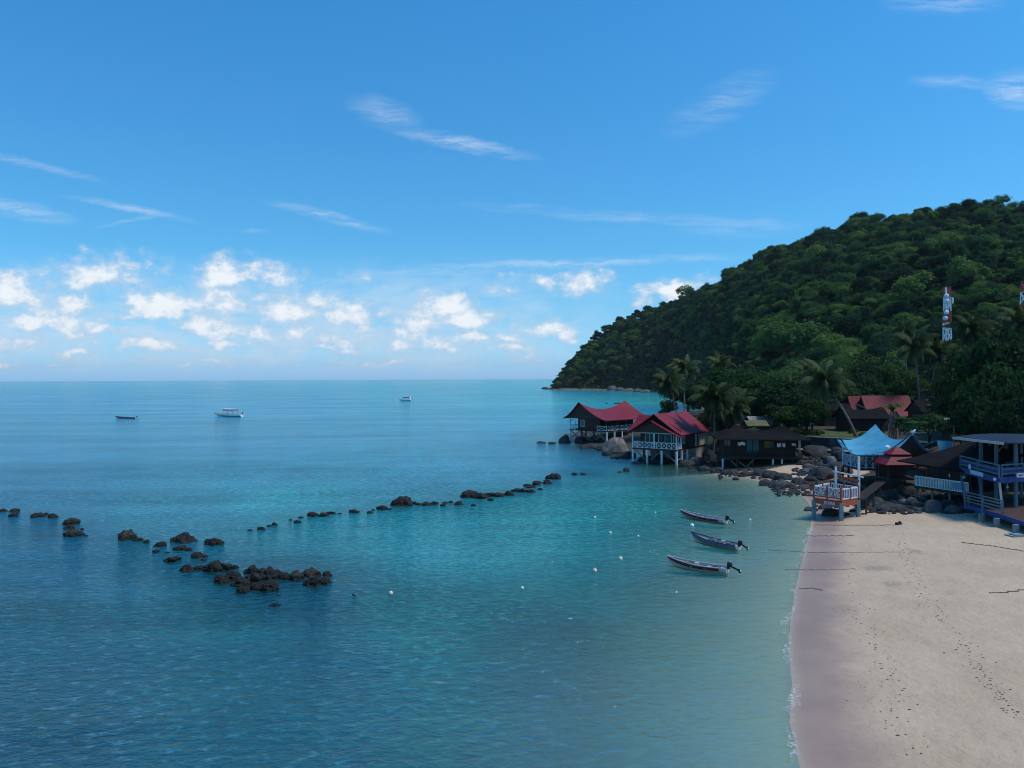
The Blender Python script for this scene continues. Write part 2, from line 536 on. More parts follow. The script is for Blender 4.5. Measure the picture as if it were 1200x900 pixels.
def rock_mat(name, base, lite, dark, tide):
    m, t = material(name)
    geo = t.n('ShaderNodeNewGeometry', out=0)
    rnd = t.n('ShaderNodeObjectInfo', out=5)
    f = t.noise(geo, 1.1, 7.0, 0.65)
    c = t.mix(t.mr(f, 0.32, 0.68), dark, base)
    c = t.mix(t.mr(t.noise(geo, 0.55, 5.0, 0.6), 0.5, 0.72), c, lite)
    c = t.mix(t.m('MULTIPLY', rnd, 0.45), c, dark)
    if tide:
        z = t.n('ShaderNodeSeparateXYZ', {0: geo}, out=2)
        zz = t.m('ADD', z, t.m('MULTIPLY', t.m('SUBTRACT', t.noise(geo, 1.8, 3.0), 0.5), 0.5))
        c = t.mix(t.mr(zz, 0.45, 0.15), c, (0.012, 0.012, 0.010))     # weed belt on the stone
    bn = t.n('ShaderNodeBump', {'Height': t.noise(geo, 2.6, 7.0, 0.7), 'Strength': 1.0, 'Distance': 0.22})
    t.n('ShaderNodeOutputMaterial', {0: t.n('ShaderNodeBsdfPrincipled', {'Base Color': c, 'Roughness': 0.75, 'Specular IOR Level': 0.35, 'Normal': bn})})
    return m


M['rock_sea'] = rock_mat('barnacled_black_rock', (0.024, 0.024, 0.021), (0.075, 0.069, 0.055), (0.009, 0.0095, 0.009), True)
M['rock_shore'] = rock_mat('dark_shore_granite', (0.032, 0.036, 0.042), (0.082, 0.088, 0.096), (0.018, 0.020, 0.023), False)
M['rock_grey'] = rock_mat('grey_granite', (0.10, 0.107, 0.118), (0.17, 0.178, 0.19), (0.05, 0.054, 0.06), False)
M['rock_pale'] = rock_mat('pale_pink_granite', (0.21, 0.175, 0.16), (0.36, 0.32, 0.30), (0.075, 0.068, 0.065), True)
# ------------------------------------------------------------------ land shape
def S(a, b, x):
    t = np.clip((np.asarray(x, dtype=float) - a) / (b - a), 0, 1)
    return t * t * (3 - 2 * t)


coast_px = [(940, 900), (929, 800), (926, 740), (935, 680), (945, 640), (952, 605), (948, 590), (936, 579), (908, 571), (882, 562), (846, 557),
            (822, 551), (800, 538), (768, 533), (742, 527.5), (704, 523), (676, 519), (663, 515), (668, 508), (700, 504)]
coast = [(2.0, -60.0), (6.0, 5.0)] + [tuple(at_z(*p)[:2]) for p in coast_px]
coast += [(38, 212), (52, 240), (70, 285), (86, 350), (105, 440), (124, 525), (142, 600), (150, 690), (132, 755), (100, 830), (72, 850), (52, 856), (40, 866), (37, 880),
          (46, 915), (90, 985), (220, 1080), (500, 1150), (1500, 1200)]


def smooth_line(P, n=4):
    out = []
    for i in range(len(P) - 1):
        p0, p1, p2, p3 = (np.array(P[max(0, min(len(P) - 1, k))]) for k in (i - 1, i, i + 1, i + 2))
        for j in range(n):
            t = j / n
            out.append(0.5 * ((2 * p1) + (-p0 + p2) * t + (2 * p0 - 5 * p1 + 4 * p2 - p3) * t * t + (-p0 + 3 * p1 - 3 * p2 + p3) * t ** 3))
    out.append(np.array(P[-1]))
    return np.array(out)


CO = smooth_line(coast, 4)
LAND = np.vstack([CO, [[3000, 1200], [3000, -60]]])


def coast_sd(X, Y):
    """distance to the water line, positive on land"""
    X = np.asarray(X, float).ravel()
    Y = np.asarray(Y, float).ravel()
    best = np.full(X.shape, 1e9)
    for a, b in zip(CO[:-1], CO[1:]):
        d = b - a
        t = np.clip(((X - a[0]) * d[0] + (Y - a[1]) * d[1]) / max(d @ d, 1e-9), 0, 1)
        best = np.minimum(best, np.hypot(X - a[0] - t * d[0], Y - a[1] - t * d[1]))
    ins = np.zeros(X.shape, bool)
    n = len(LAND)
    for i in range(n):
        x1, y1 = LAND[i]
        x2, y2 = LAND[(i + 1) % n]
        if y1 == y2:
            continue
        c = ((y1 > Y) != (y2 > Y)) & (X < (x2 - x1) * (Y - y1) / (y2 - y1) + x1)
        ins ^= c
    return np.where(ins, best, -best)


# the hill: foot, ridge line and ridge height for each bearing, read off the skyline
HPX = np.array([600, 640, 660, 680, 700, 740, 780, 820, 850, 880, 900, 950, 1000, 1050, 1100, 1150, 1200, 1300, 1500, 2000], float)
HYS = np.array([446, 440, 427, 411, 394, 371, 354, 338, 322, 306, 294, 275, 258, 248, 240, 237, 235, 231, 228, 240], float)
HYR = np.array([905, 905, 930, 950, 968, 945, 905, 850, 800, 765, 735, 670, 625, 595, 575, 560, 548, 520, 480, 380], float)
HYB = np.array([880, 866, 862, 862, 862, 800, 720, 540, 410, 330, 292, 250, 224, 205, 192, 184, 176, 160, 140, 110], float)
HU = (HPX - 600) / 900.0
HADJ = np.array([0, 3, 10, 5, 0, -2, -4, -6, -12, -9.5, -8, -8, -10.5, -14, -16, -14, -17, -17, -17, -17], float)
HH = np.maximum(13 + (443 - HYS) * HYR / 900.0 - 7.5 + HADJ, 1.0)


def vnoise(X, Y, s):
    """cheap smooth value noise"""
    x, y = X / s, Y / s
    xi, yi = np.floor(x), np.floor(y)
    fx, fy = x - xi, y - yi
    fx, fy = fx * fx * (3 - 2 * fx), fy * fy * (3 - 2 * fy)

    def h(a, b):
        v = np.sin(a * 127.1 + b * 311.7) * 43758.5453
        return v - np.floor(v)
    return (h(xi, yi) * (1 - fx) + h(xi + 1, yi) * fx) * (1 - fy) + (h(xi, yi + 1) * (1 - fx) + h(xi + 1, yi + 1) * fx) * fy


def wall_line(X):
    X = np.asarray(X, float)
    return np.where(X > 42.7, 113.0 - (X - 42.7) * 0.95, 113.0 - (X - 42.7) * 0.35)


def ground_arr(X, Y, sd=None):
    X = np.asarray(X, float).ravel()
    Y = np.asarray(Y, float).ravel()
    if sd is None:
        sd = coast_sd(X, Y)
    sea = np.maximum(sd, -160) * 0.055
    sea = np.maximum(sea, -7.0)
    beach = 0.075 * np.minimum(sd, 9) + 0.022 * np.clip(sd - 9, 0, 20) + 0.10 * (vnoise(X, Y, 3.1) - 0.5) * S(2, 6, sd) + 0.05 * (vnoise(X, Y, 1.3) - 0.5) * S(3, 7, sd)
    ye = Y + np.maximum(0, X - 47) * 1.25
    dw = Y - wall_line(X)
    vil = (0.3 + 1.5 * S(-9, -2, dw) + 1.5 * S(-.5, .6, dw)) * S(5, 13, sd) * (0.30 + 0.70 * S(25, 38, X - 0.10 * np.maximum(0, Y - 120)))
    bank = 2.4 * S(88, 97, ye) * S(9, 15, sd)
    z = np.where(sd > 0, beach + np.where(Y > 80, 0, 0) + vil * S(84, 96, ye) + 0 * bank, sea)
    u = X / np.maximum(Y, 1.0)
    Yb, Yr, Hr = np.interp(u, HU, HYB), np.interp(u, HU, HYR), np.interp(u, HU, HH)
    t = (Y - Yb) / (Yr - Yb)
    up = 1 - (1 - np.clip(t, 0, 1)) ** 1.28
    back = np.cos(np.clip((t - 1) / 1.3, 0, 1) * math.pi / 2)
    h = Hr * up * np.where(t > 1, back, 1)
    gul = (vnoise(X, Y, 70) - 0.5) * 0.20 + (vnoise(X + 91, Y, 31) - 0.5) * 0.10
    h = h * (1 + gul * np.clip(1.2 - t, 0, 1) * (t < 1.3))
    return z + h * S(0, 26, sd) * S(-60, -10, Y - 160 + 60)


def gz(x, y):
    return float(ground_arr([x], [y])[0])


def ground_at(px, py):
    """the point of the ground seen at a pixel"""
    d = ray(px, py)
    lo = np.linspace(20, 260, 1200)
    P = [(CAM_P.x + d.x / d.y * q, q, CAM_P.z + d.z / d.y * q) for q in lo]
    g = np.maximum(ground_arr([p[0] for p in P], [p[1] for p in P]), 0)
    for i, p in enumerate(P):
        if p[2] <= g[i]:
            return Vector((p[0], p[1], float(g[i])))
    return Vector(P[-1])


# --- ground sheet: sea bed, beach, village terrace
xs = np.arange(-46, 215, 0.85)
ys = np.arange(-14, 204, 0.85)
GX, GY = np.meshgrid(xs, ys)
gsd = coast_sd(GX, GY)
gzv = ground_arr(GX, GY, gsd)
ii = np.arange(len(ys) * len(xs)).reshape(len(ys), len(xs))
Q = np.stack([ii[:-1, :-1], ii[:-1, 1:], ii[1:, 1:], ii[1:, :-1]], -1).reshape(-1, 4)
gm = np_mesh('ground', np.column_stack([GX.ravel(), GY.ravel(), gzv]), Q, True)
set_attr(gm, 'shore', 'FLOAT', gsd)
ye_ = GY.ravel() + np.maximum(0, GX.ravel() - 47) * 1.25
dw_ = GY.ravel() - wall_line(GX.ravel())
soil = np.maximum(S(-1.5, 0.5, dw_) * S(2, 6, gsd), S(102.5, 105.5, GY.ravel() + 0.25 * np.minimum(0, 33 - GX.ravel())) * S(-70, -60, gsd) * S(40, 36, GX.ravel()))
soil = np.maximum(soil, S(22, 30, gsd) * S(70, 84, ye_))
heap = S(71.2, 73.2, GY.ravel() + .9 * np.sin(GX.ravel() * 1.7)) * S(32.5, 34.5, GX.ravel()) * S(1.5, 3.5, gsd) * (1 - S(8.0, 6.0, np.hypot(GX.ravel() - 38.5, (GY.ravel() - 99.5) * 1.1))) * S(60, 52, GX.ravel())
soil = np.maximum(soil, heap * .85)
lawn = S(9, 6, np.hypot((GX.ravel() - 48.0) * 0.8, (GY.ravel() - 118.0) * .8)) * S(.2, .8, dw_)
set_attr(gm, 'soil', 'FLOAT', soil)
set_attr(gm, 'lawn', 'FLOAT', lawn)
damp = np.zeros(gsd.shape)
for px_, py_, a_, b_ in ((1030, 658, 1.5, 1.3), (1046, 677, 1.0, 1.0), (1072, 642, .8, 1.6), (985, 700, 1.2, 2.0), (1110, 690, .7, 1.0)):
    q = at_z(px_, py_, .8)
    damp = np.maximum(damp, np.exp(-((GX.ravel() - q.x) / a_) ** 2 - ((GY.ravel() - q.y) / b_) ** 2))
set_attr(gm, 'damp', 'FLOAT', damp)
m, t = material('sand_and_soil')
shore = t.n('ShaderNodeAttribute', out=2, attribute_name='shore')
soil_ = t.n('ShaderNodeAttribute', out=2, attribute_name='soil')
lawn_ = t.n('ShaderNodeAttribute', out=2, attribute_name='lawn')
pos = t.n('ShaderNodeNewGeometry', out=0)
nA, nB, nC = t.noise(pos, 0.22, 5, .6), t.noise(pos, 2.4, 6, .65), t.noise(pos, 22.0, 3, .6)
sand = t.mix(t.mr(nA, 0.3, 0.7), (0.435, 0.322, 0.222), (0.495, 0.376, 0.266))
sand = t.mix(t.mr(nB, 0.56, 0.78, 0, 0.22), sand, (0.48, 0.40, 0.32))
sand = t.mix(t.mr(nB, 0.44, 0.26, 0, 0.22), sand, (0.28, 0.23, 0.18))
sand = t.mix(t.mr(nC, 0.5, 0.70, 0, 0.14), sand, (0.20, 0.165, 0.135))
dmp = t.n('ShaderNodeAttribute', out=2, attribute_name='damp')
sand = t.mix(t.m('MULTIPLY', t.mr(t.m('ADD', dmp, t.m('MULTIPLY', t.m('SUBTRACT', nB, 0.5), 0.9)), 0.45, 0.85), 0.55), sand, (0.235, 0.195, 0.155))
nD = t.noise(t.n('ShaderNodeMapping', {0: pos, 2: (0, 0, R(30)), 3: (0.25, 1.6, 1.0)}), 1.0, 6.0, 0.7)
sand = t.mix(t.mr(nD, 0.60, 0.72, 0, 0.40), sand, (0.52, 0.44, 0.36))
# coarse shell grit and dry weed specks
vor = t.n('ShaderNodeTexVoronoi', {'Vector': pos, 'Scale': 2.6}, out=0)
speck = t.m('MULTIPLY', t.mr(vor, 0.10, 0.06), t.mr(t.noise(pos, 0.34, 3, .5), 0.52, 0.66))
sand = t.mix(t.m('MULTIPLY', speck, 0.75), sand, (0.09, 0.07, 0.055))
wl = t.m('ADD', shore, t.m('MULTIPLY', t.m('SUBTRACT', t.noise(pos, 0.16, 3, .5), 0.5), 3.2))
wet = t.mr(t.m('ADD', wl, t.m('MULTIPLY', t.m('SUBTRACT', nB, 0.5), 1.1)), 3.7, 1.5)
sand = t.mix(wet, sand, t.mix(t.mr(nA, 0.35, 0.65), (0.27, 0.182, 0.148), (0.315, 0.222, 0.172)))
sand = t.mix(t.mr(shore, 0.6, -0.6), sand, (0.37, 0.325, 0.26))
earth = t.mix(t.mr(nB, 0.35, 0.65), (0.030, 0.030, 0.016), (0.060, 0.048, 0.030))
grass = t.mix(t.mr(t.noise(pos, 1.2, 5, .7), 0.35, 0.65), (0.035, 0.060, 0.014), (0.070, 0.095, 0.022))
col = t.mix(t.mr(t.m('ADD', soil_, t.m('MULTIPLY', t.m('SUBTRACT', nB, 0.5), 0.8)), 0.35, 0.65), sand, earth)
col = t.mix(lawn_, col, grass)
bmp = t.n('ShaderNodeBump', {'Height': t.m('ADD', t.m('ADD', t.m('MULTIPLY', nB, 0.34), t.m('MULTIPLY', nC, 0.06)), t.m('MULTIPLY', t.noise(pos, 0.8, 4.0, .6), 1.0)), 'Strength': t.m('SUBTRACT', 1.0, t.m('MULTIPLY', wet, 0.9)), 'Distance': 0.22})
rough = t.m('SUBTRACT', 0.92, t.m('MULTIPLY', t.m('MULTIPLY', wet, t.mr(shore, -0.3, 0.3)), 0.40))
t.n('ShaderNodeOutputMaterial', {0: t.n('ShaderNodeBsdfPrincipled', {'Base Color': col, 'Roughness': rough, 'Specular IOR Level': 0.35, 'Normal': bmp})})
tag(link('ground', gm, m), kind='structure')

# --- hill terrain (forest floor under the trees)
hu = np.concatenate([np.arange(0.0, 0.9, 0.0085), np.arange(0.9, 1.7, 0.04)])
hy = np.concatenate([np.arange(202.5, 1100, 7.0), np.arange(1100, 1400, 30)])
HX, HY = np.meshgrid(hu, hy)
HXw = HX * HY
hz = ground_arr(HXw, HY)
hz = np.where(hz < -1, -9, hz)
ii = np.arange(len(hy) * len(hu)).reshape(len(hy), len(hu))
Q = np.stack([ii[:-1, :-1], ii[:-1, 1:], ii[1:, 1:], ii[1:, :-1]], -1).reshape(-1, 4)
hm = np_mesh('hill', np.column_stack([HXw.ravel(), HY.ravel(), hz]), Q, True)
m, t = material('forest_floor')
pos = t.n('ShaderNodeNewGeometry', out=0)
z = t.n('ShaderNodeSeparateXYZ', {0: pos}, out=2)
c = t.mix(t.mr(t.noise(pos, 0.12, 6, .7), 0.35, 0.65), (0.012, 0.024, 0.012), (0.026, 0.042, 0.018))
c = t.mix(t.mr(t.m('ADD', z, t.m('MULTIPLY', t.noise(pos, 0.3, 3), 2.0)), 3.2, 2.0), c, t.mix(t.mr(t.noise(pos, 0.5, 5), .4, .6), (0.06, .055, .05), (0.22, .19, .16)))
t.n('ShaderNodeOutputMaterial', {0: t.n('ShaderNodeBsdfPrincipled', {'Base Color': c, 'Roughness': 0.95, 'Specular IOR Level': 0.1})})
tag(link('hill', hm, m), kind='structure')

# ------------------------------------------------------------------ sea
def lin(c):
    c = np.asarray(c, float) / 255.0
    return np.where(c <= 0.04045, c / 12.92, ((c + 0.055) / 1.055) ** 2.4)


# colour of the water body at places read off the photograph (over sand, reef or deep water)
WC = [(-400, 470, (40, 120, 180)), (50, 450, (55, 135, 190)), (300, 452, (55, 135, 190)), (550, 450, (55, 140, 185)), (630, 450, (50, 145, 180)),
      (50, 470, (50, 125, 185)), (300, 475, (55, 130, 185)), (560, 470, (60, 145, 190)), (640, 480, (55, 145, 185)),
      (50, 520, (45, 110, 165)), (300, 520, (45, 115, 165)), (550, 500, (50, 130, 175)), (620, 520, (48, 118, 165)),
      (660, 462, (50, 138, 172)), (720, 467, (62, 150, 168)), (770, 471, (78, 162, 160)), (690, 472, (55, 165, 185)), (780, 480, (40, 120, 165)),
      (50, 570, (35, 95, 150)), (300, 560, (35, 115, 160)), (330, 590, (40, 130, 165)), (500, 545, (40, 120, 165)), (640, 545, (45, 110, 155)), (700, 545, (45, 100, 140)),
      (50, 650, (24, 82, 130)), (200, 600, (32, 108, 152)), (500, 630, (38, 122, 155)), (650, 610, (45, 128, 152)), (750, 585, (55, 125, 140)), (850, 575, (50, 92, 85)),
      (720, 555, (48, 112, 128)), (800, 560, (50, 98, 98)), (920, 600, (80, 112, 110)), (860, 640, (62, 118, 128)),
      (50, 750, (18, 70, 110)), (300, 760, (20, 84, 118)), (500, 730, (24, 98, 128)), (700, 690, (36, 112, 132)), (820, 720, (62, 118, 126)), (890, 720, (80, 120, 122)),
      (50, 860, (12, 52, 82)), (300, 870, (16, 68, 98)), (540, 870, (22, 84, 104)), (640, 800, (25, 68, 92)), (650, 760, (25, 75, 100)), (700, 870, (36, 84, 96)), (690, 830, (28, 72, 92)),
      (790, 800, (58, 112, 116)), (860, 800, (84, 124, 122)), (900, 860, (100, 130, 122)), (760, 880, (60, 108, 108)),
      (330, 710, (18, 72, 108)), (380, 770, (16, 66, 100)), (360, 880, (18, 72, 100))]
WP = np.array([at_z(p[0], max(p[1], 447.5))[:2] for p in WC])
WCl = np.array([lin(p[2]) for p in WC])
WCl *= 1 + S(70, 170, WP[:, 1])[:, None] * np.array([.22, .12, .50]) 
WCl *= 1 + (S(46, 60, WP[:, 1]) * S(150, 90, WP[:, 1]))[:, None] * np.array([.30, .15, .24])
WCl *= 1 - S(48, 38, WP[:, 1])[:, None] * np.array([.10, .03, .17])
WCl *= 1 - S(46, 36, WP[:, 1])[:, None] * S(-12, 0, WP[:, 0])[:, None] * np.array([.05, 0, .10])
WK = np.column_stack([WP[:, 0] / WP[:, 1] * 4.0, np.log(WP[:, 1]) * 1.6])
rr = np.concatenate([[0.0], np.geomspace(2.0, 13500, 300)])
th = np.concatenate([np.linspace(-math.pi, -0.95, 36, endpoint=False), np.linspace(-0.95, 0.95, 240, endpoint=False), np.linspace(0.95, math.pi, 37)])
WR, WT = np.meshgrid(rr, th, indexing='ij')
WX, WY = WR * np.sin(WT), WR * np.cos(WT)
yy = np.maximum(WY.ravel(), 12.0)
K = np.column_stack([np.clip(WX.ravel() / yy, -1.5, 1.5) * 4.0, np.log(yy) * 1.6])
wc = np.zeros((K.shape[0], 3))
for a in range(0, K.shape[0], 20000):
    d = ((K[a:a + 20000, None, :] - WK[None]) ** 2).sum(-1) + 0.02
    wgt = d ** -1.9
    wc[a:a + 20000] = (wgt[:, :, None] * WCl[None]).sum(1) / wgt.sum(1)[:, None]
# rubble on the sea bed along the breakwater darkens the water over it
bw_line = [at_z(*p) for p in [(-20, 600), (40, 602), (75, 615), (80, 624), (147, 631), (185, 638), (212, 636), (247, 634), (208, 652), (226, 660), (255, 665), (285, 678), (320, 680), (345, 676), (384, 678), (300, 688),
                             (305, 620), (360, 606), (400, 600), (470, 592), (510, 590), (550, 582), (590, 577), (640, 568), (684, 556), (700, 530), (680, 524), (735, 545)]]
rub = np.zeros(WX.size)
wxf, wyf = WX.ravel(), WY.ravel()
for q in bw_line:
    rub = np.maximum(rub, np.exp(-(((wxf - q.x) / 4.5) ** 2 + ((wyf - q.y) / 3.8) ** 2)))
wc *= (1 - .42 * rub)[:, None]
near = (WR.ravel() < 1500)
wsd = np.full(WX.size, -400.0)
wsd[near] = coast_sd(WX.ravel()[near], WY.ravel()[near])
ii = np.arange(WX.size).reshape(WX.shape)
Q = np.stack([ii[:-1, :-1], ii[:-1, 1:], ii[1:, 1:], ii[1:, :-1]], -1).reshape(-1, 4)[:, ::-1]
wm = np_mesh('sea', np.column_stack([WX.ravel(), WY.ravel(), np.zeros(WX.size)]), Q)
set_attr(wm, 'body', 'FLOAT_COLOR', np.column_stack([wc, np.ones(len(wc))]))
set_attr(wm, 'shore', 'FLOAT', wsd)
m, t = material('sea_water')
body = t.n('ShaderNodeAttribute', out=0, attribute_name='body')
shore = t.n('ShaderNodeAttribute', out=2, attribute_name='shore')
pos = t.n('ShaderNodeNewGeometry', out=0)
dist = t.v('LENGTH', pos)
mA = t.n('ShaderNodeMapping', {0: pos, 2: (0, 0, R(-16)), 3: (0.80, 1.25, 1.0)}, vector_type='POINT')
mB = t.n('ShaderNodeMapping', {0: pos, 2: (0, 0, R(24)), 3: (0.85, 1.2, 1.0)}, vector_type='POINT')
mC = t.n('ShaderNodeMapping', {0: pos, 2: (0, 0, R(-8)), 3: (0.05, 0.16, 1.0)}, vector_type='POINT')
wA = t.noise(mA, 1.75, 5.0, 0.55)
wB = t.noise(mB, 4.6, 4.0, 0.6)
wC = t.noise(mC, 1.0, 4.0, 0.55)
wD = t.noise(pos, 0.022, 4.0, 0.6)
calm = t.mr(wD, 0.32, 0.68, 0.65, 1.15)
ridge = t.m('SUBTRACT', 1.0, t.m('ABSOLUTE', t.m('SUBTRACT', t.m('MULTIPLY', wA, 2.0), 1.0)))
hgt = t.m('ADD', t.m('ADD', t.m('MULTIPLY', t.m('POWER', wA, 1.6), 0.50), t.m('MULTIPLY', wB, 0.12)), t.m('MULTIPLY', wC, 1.1))
shal = t.mr(shore, -0.3, -9.0, 0.45, 1.0)
bmp = t.n('ShaderNodeBump', {'Height': hgt, 'Strength': t.m('MULTIPLY', calm, shal, clamp=True), 'Distance': 0.45})
mE = t.n('ShaderNodeMapping', {0: pos, 2: (0, 0, R(-6)), 3: (0.010, 0.05, 1.0)}, vector_type='POINT')
wE = t.noise(mE, 1.0, 6.0, 0.62)
bmf = t.n('ShaderNodeBump', {'Height': hgt, 'Strength': t.m('MULTIPLY', calm, shal, clamp=True), 'Distance': 0.26})
fr = t.n('ShaderNodeFresnel', {0: 1.333, 1: bmf})
far_ = t.mr(dist, 38.0, 190.0)
fr = t.m('MULTIPLY', t.m('MINIMUM', fr, 0.60), t.m('ADD', t.mr(wE, 0.3, 0.7, 0.34, 0.52), t.m('MULTIPLY', far_, 0.48)))
# noise raises the reflection in short dashes, imitating crests that catch the low sky
wH = t.noise(t.n('ShaderNodeMapping', {0: pos, 2: (0, 0, R(-17)), 3: (1.25, 2.3, 1.0)}, vector_type='POINT'), 1.0, 4.0, 0.6)
lull = t.mr(t.noise(pos, 0.11, 3.0, 0.6), 0.35, 0.65, 0.45, 1.15)
fr = t.m('ADD', fr, t.m('MULTIPLY', t.m('MULTIPLY', t.mr(wH, 0.52, 0.70, 0.0, 0.24), lull), t.mr(dist, 40.0, 170.0, 1.0, 0.55)))
fr = t.m('MULTIPLY', fr, t.mr(shore, 0.2, -3.0, 0.60, 1.0))
# body colour, a little patchy
tint = t.mix(t.mr(wC, 0.3, 0.7), (0.84, 0.86, 0.88), (1.12, 1.10, 1.08))
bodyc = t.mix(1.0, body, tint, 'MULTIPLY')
GAIN = 0.86
bodyc = t.mix(1.0, bodyc, (GAIN * .46, GAIN * 0.93, GAIN * .55), 'MULTIPLY')
wG = t.noise(t.n('ShaderNodeMapping', {0: pos, 2: (0, 0, R(-12)), 3: (0.22, 0.085, 1.0)}, vector_type='POINT'), 1.0, 4.0, 0.65)
crest = t.m('ADD', t.mr(wA, 0.41, 0.64, -0.34, 0.60, smooth=False), t.mr(wB, 0.40, 0.62, -0.20, 0.32, smooth=False))  # wave light and shade painted into the body colour: pale crests, dark troughs
crest = t.m('ADD', crest, t.m('MULTIPLY', t.mr(wG, 0.36, 0.64, -0.17, 0.19), t.mr(dist, 50.0, 130.0)))
mF = t.n('ShaderNodeMapping', {0: pos, 2: (0, 0, R(-9)), 3: (0.07, 0.30, 1.0)}, vector_type='POINT')
wF = t.noise(mF, 1.0, 5.0, 0.6)
crest = t.m('ADD', crest, t.m('ADD', t.mr(wE, 0.3, 0.7, 0.80, 1.14), t.mr(wF, 0.32, 0.68, -0.13, 0.15)))
bodyc = t.mix(1.0, bodyc, t.n('ShaderNodeCombineXYZ', {0: crest, 1: crest, 2: crest}), 'MULTIPLY')
vol = t.n('ShaderNodeBsdfDiffuse', {0: bodyc, 'Normal': t.n('ShaderNodeBump', {'Height': hgt, 'Strength': 1.0, 'Distance': 0.60})})
clear = t.n('ShaderNodeBsdfTransparent', {0: (0.81, 0.95, 0.87, 1)})
depthf = t.mr(t.m('ADD', shore, t.m('MULTIPLY', t.m('SUBTRACT', wD, 0.5), 6.0)), 0.0, -19.0, 0.94, 0.0, smooth=False)
depthf = t.m('POWER', depthf, 1.25)
under = t.n('ShaderNodeMixShader', {0: depthf, 1: vol, 2: clear})
gl = t.n('ShaderNodeBsdfGlossy', {0: (0.74, 0.98, 0.93, 1), 'Roughness': 0.11, 'Normal': bmp})
t.n('ShaderNodeOutputMaterial', {0: t.n('ShaderNodeMixShader', {0: fr, 1: under, 2: gl})})
tag(link('sea', wm, m), kind='structure')

# --- thin foam left by the last ripple along the beach
rng = random.Random(5)
fm = MB()
sl = smooth_line([tuple(p) for p in CO if 20 < p[1] < 76 and p[0] < 34], 10)
rows = []
off = 0.0
for i, p in enumerate(sl):
    a = sl[max(0, i - 1)]
    b = sl[min(len(sl) - 1, i + 1)]
    d = (b - a) / max(np.hypot(*(b - a)), 1e-6)
    nrm = np.array([-d[1], d[0]])
    off = 0.9 * off + 0.1 * rng.uniform(-1.1, 1.1)
    wd = max(0.05, 0.20 + 0.14 * math.sin(i * 0.21) + rng.uniform(-.12, .2))
    q = p + nrm * (0.1 + off)
    rows.append([(q[0] - nrm[0] * wd / 2, q[1] - nrm[1] * wd / 2, 0.03), (q[0] + nrm[0] * wd / 2, q[1] + nrm[1] * wd / 2, 0.03)])
fm.sheet(rows, 0.02)
m, t = material('sea_foam')
pos = t.n('ShaderNodeNewGeometry', out=0)
a = t.m('MULTIPLY', t.mr(t.noise(pos, 5.5, 6, .7), 0.42, 0.66), t.mr(t.noise(pos, 0.34, 3, .6), 0.36, 0.60))
t.n('ShaderNodeOutputMaterial', {0: t.n('ShaderNodeMixShader', {0: t.m('MULTIPLY', a, 0.36), 1: t.n('ShaderNodeBsdfTransparent'), 2: t.n('ShaderNodeBsdfDiffuse', {0: (.75, .78, .8, 1)})})})
tag(fm.build('foam', m), kind='stuff', label='thin broken line of white foam along the wet sand', cat='foam')
# ------------------------------------------------------------------ shared building pieces (all in a house's own frame: x along the front, y into the house, z up)
def crossed_rail(mb, p, q, h=0.95, n=4, w=0.07, xs=1):
    """railing with X panels between posts, from p to q (points on the deck edge)"""
    p, q = Vector(p), Vector(q)
    up = Vector((0, 0, h))
    mb.beam(p + up, q + up, w * 1.2)
    mb.beam(p + up * 0.10, q + up * 0.10, w)
    for i in range(n + 1):
        a = p.lerp(q, i / n)
        mb.beam(a, a + up, w)
        if i < n:
            for k in range(xs):
                b, c = p.lerp(q, (i + k / xs) / n), p.lerp(q, (i + (k + 1) / xs) / n)
                mb.beam(b + up * 0.12, c + up * 0.96, w * 0.75)
                mb.beam(c + up * 0.12, b + up * 0.96, w * 0.75)


def baluster_rail(mb, p, q, h=0.95, step=0.16, w=0.05):
    p, q = Vector(p), Vector(q)
    up = Vector((0, 0, h))
    mb.beam(p + up, q + up, w * 1.7)
    mb.beam(p + up * 0.10, q + up * 0.10, w * 1.4)
    n = max(2, int((q - p).length / step))
    for i in range(n + 1):
        a = p.lerp(q, i / n)
        mb.beam(a + up * 0.1, a + up * 0.98, w * 1.3, w)


def board_rail(mb, p, q, h=1.0, boards=3, w=0.05, bw=0.14):
    p, q = Vector(p), Vector(q)
    for i in range(boards):
        z = h * (0.30 + 0.68 * i / (boards - 1))
        up = Vector((0, 0, z))
        mb.beam(p + up, q + up, w, bw)


def gable_rows(x0, x1, xr, y0, y1, ze, zr, ze2=None, sag=0.0, curve=0.0, n=8, m=6):
    """the two slopes of a gable roof whose ridge runs along y; sag pulls the ridge down in the middle, curve hollows the slopes"""
    ze2 = ze if ze2 is None else ze2
    L, Rr = [], []
    for i in range(n + 1):
        t = i / n
        y = y0 + (y1 - y0) * t
        dz = sag * (1 - (2 * t - 1) ** 2)
        rl, rr_ = [], []
        for j in range(m + 1):
            u = j / m
            g = u ** (1 + curve)
            rl.append((x0 + (xr - x0) * u, y, ze + (zr - dz - ze) * g))
            rr_.append((x1 + (xr - x1) * u, y, ze2 + (zr - dz - ze2) * g))
        L.append(rl)
        Rr.append(rr_)
    return L, Rr


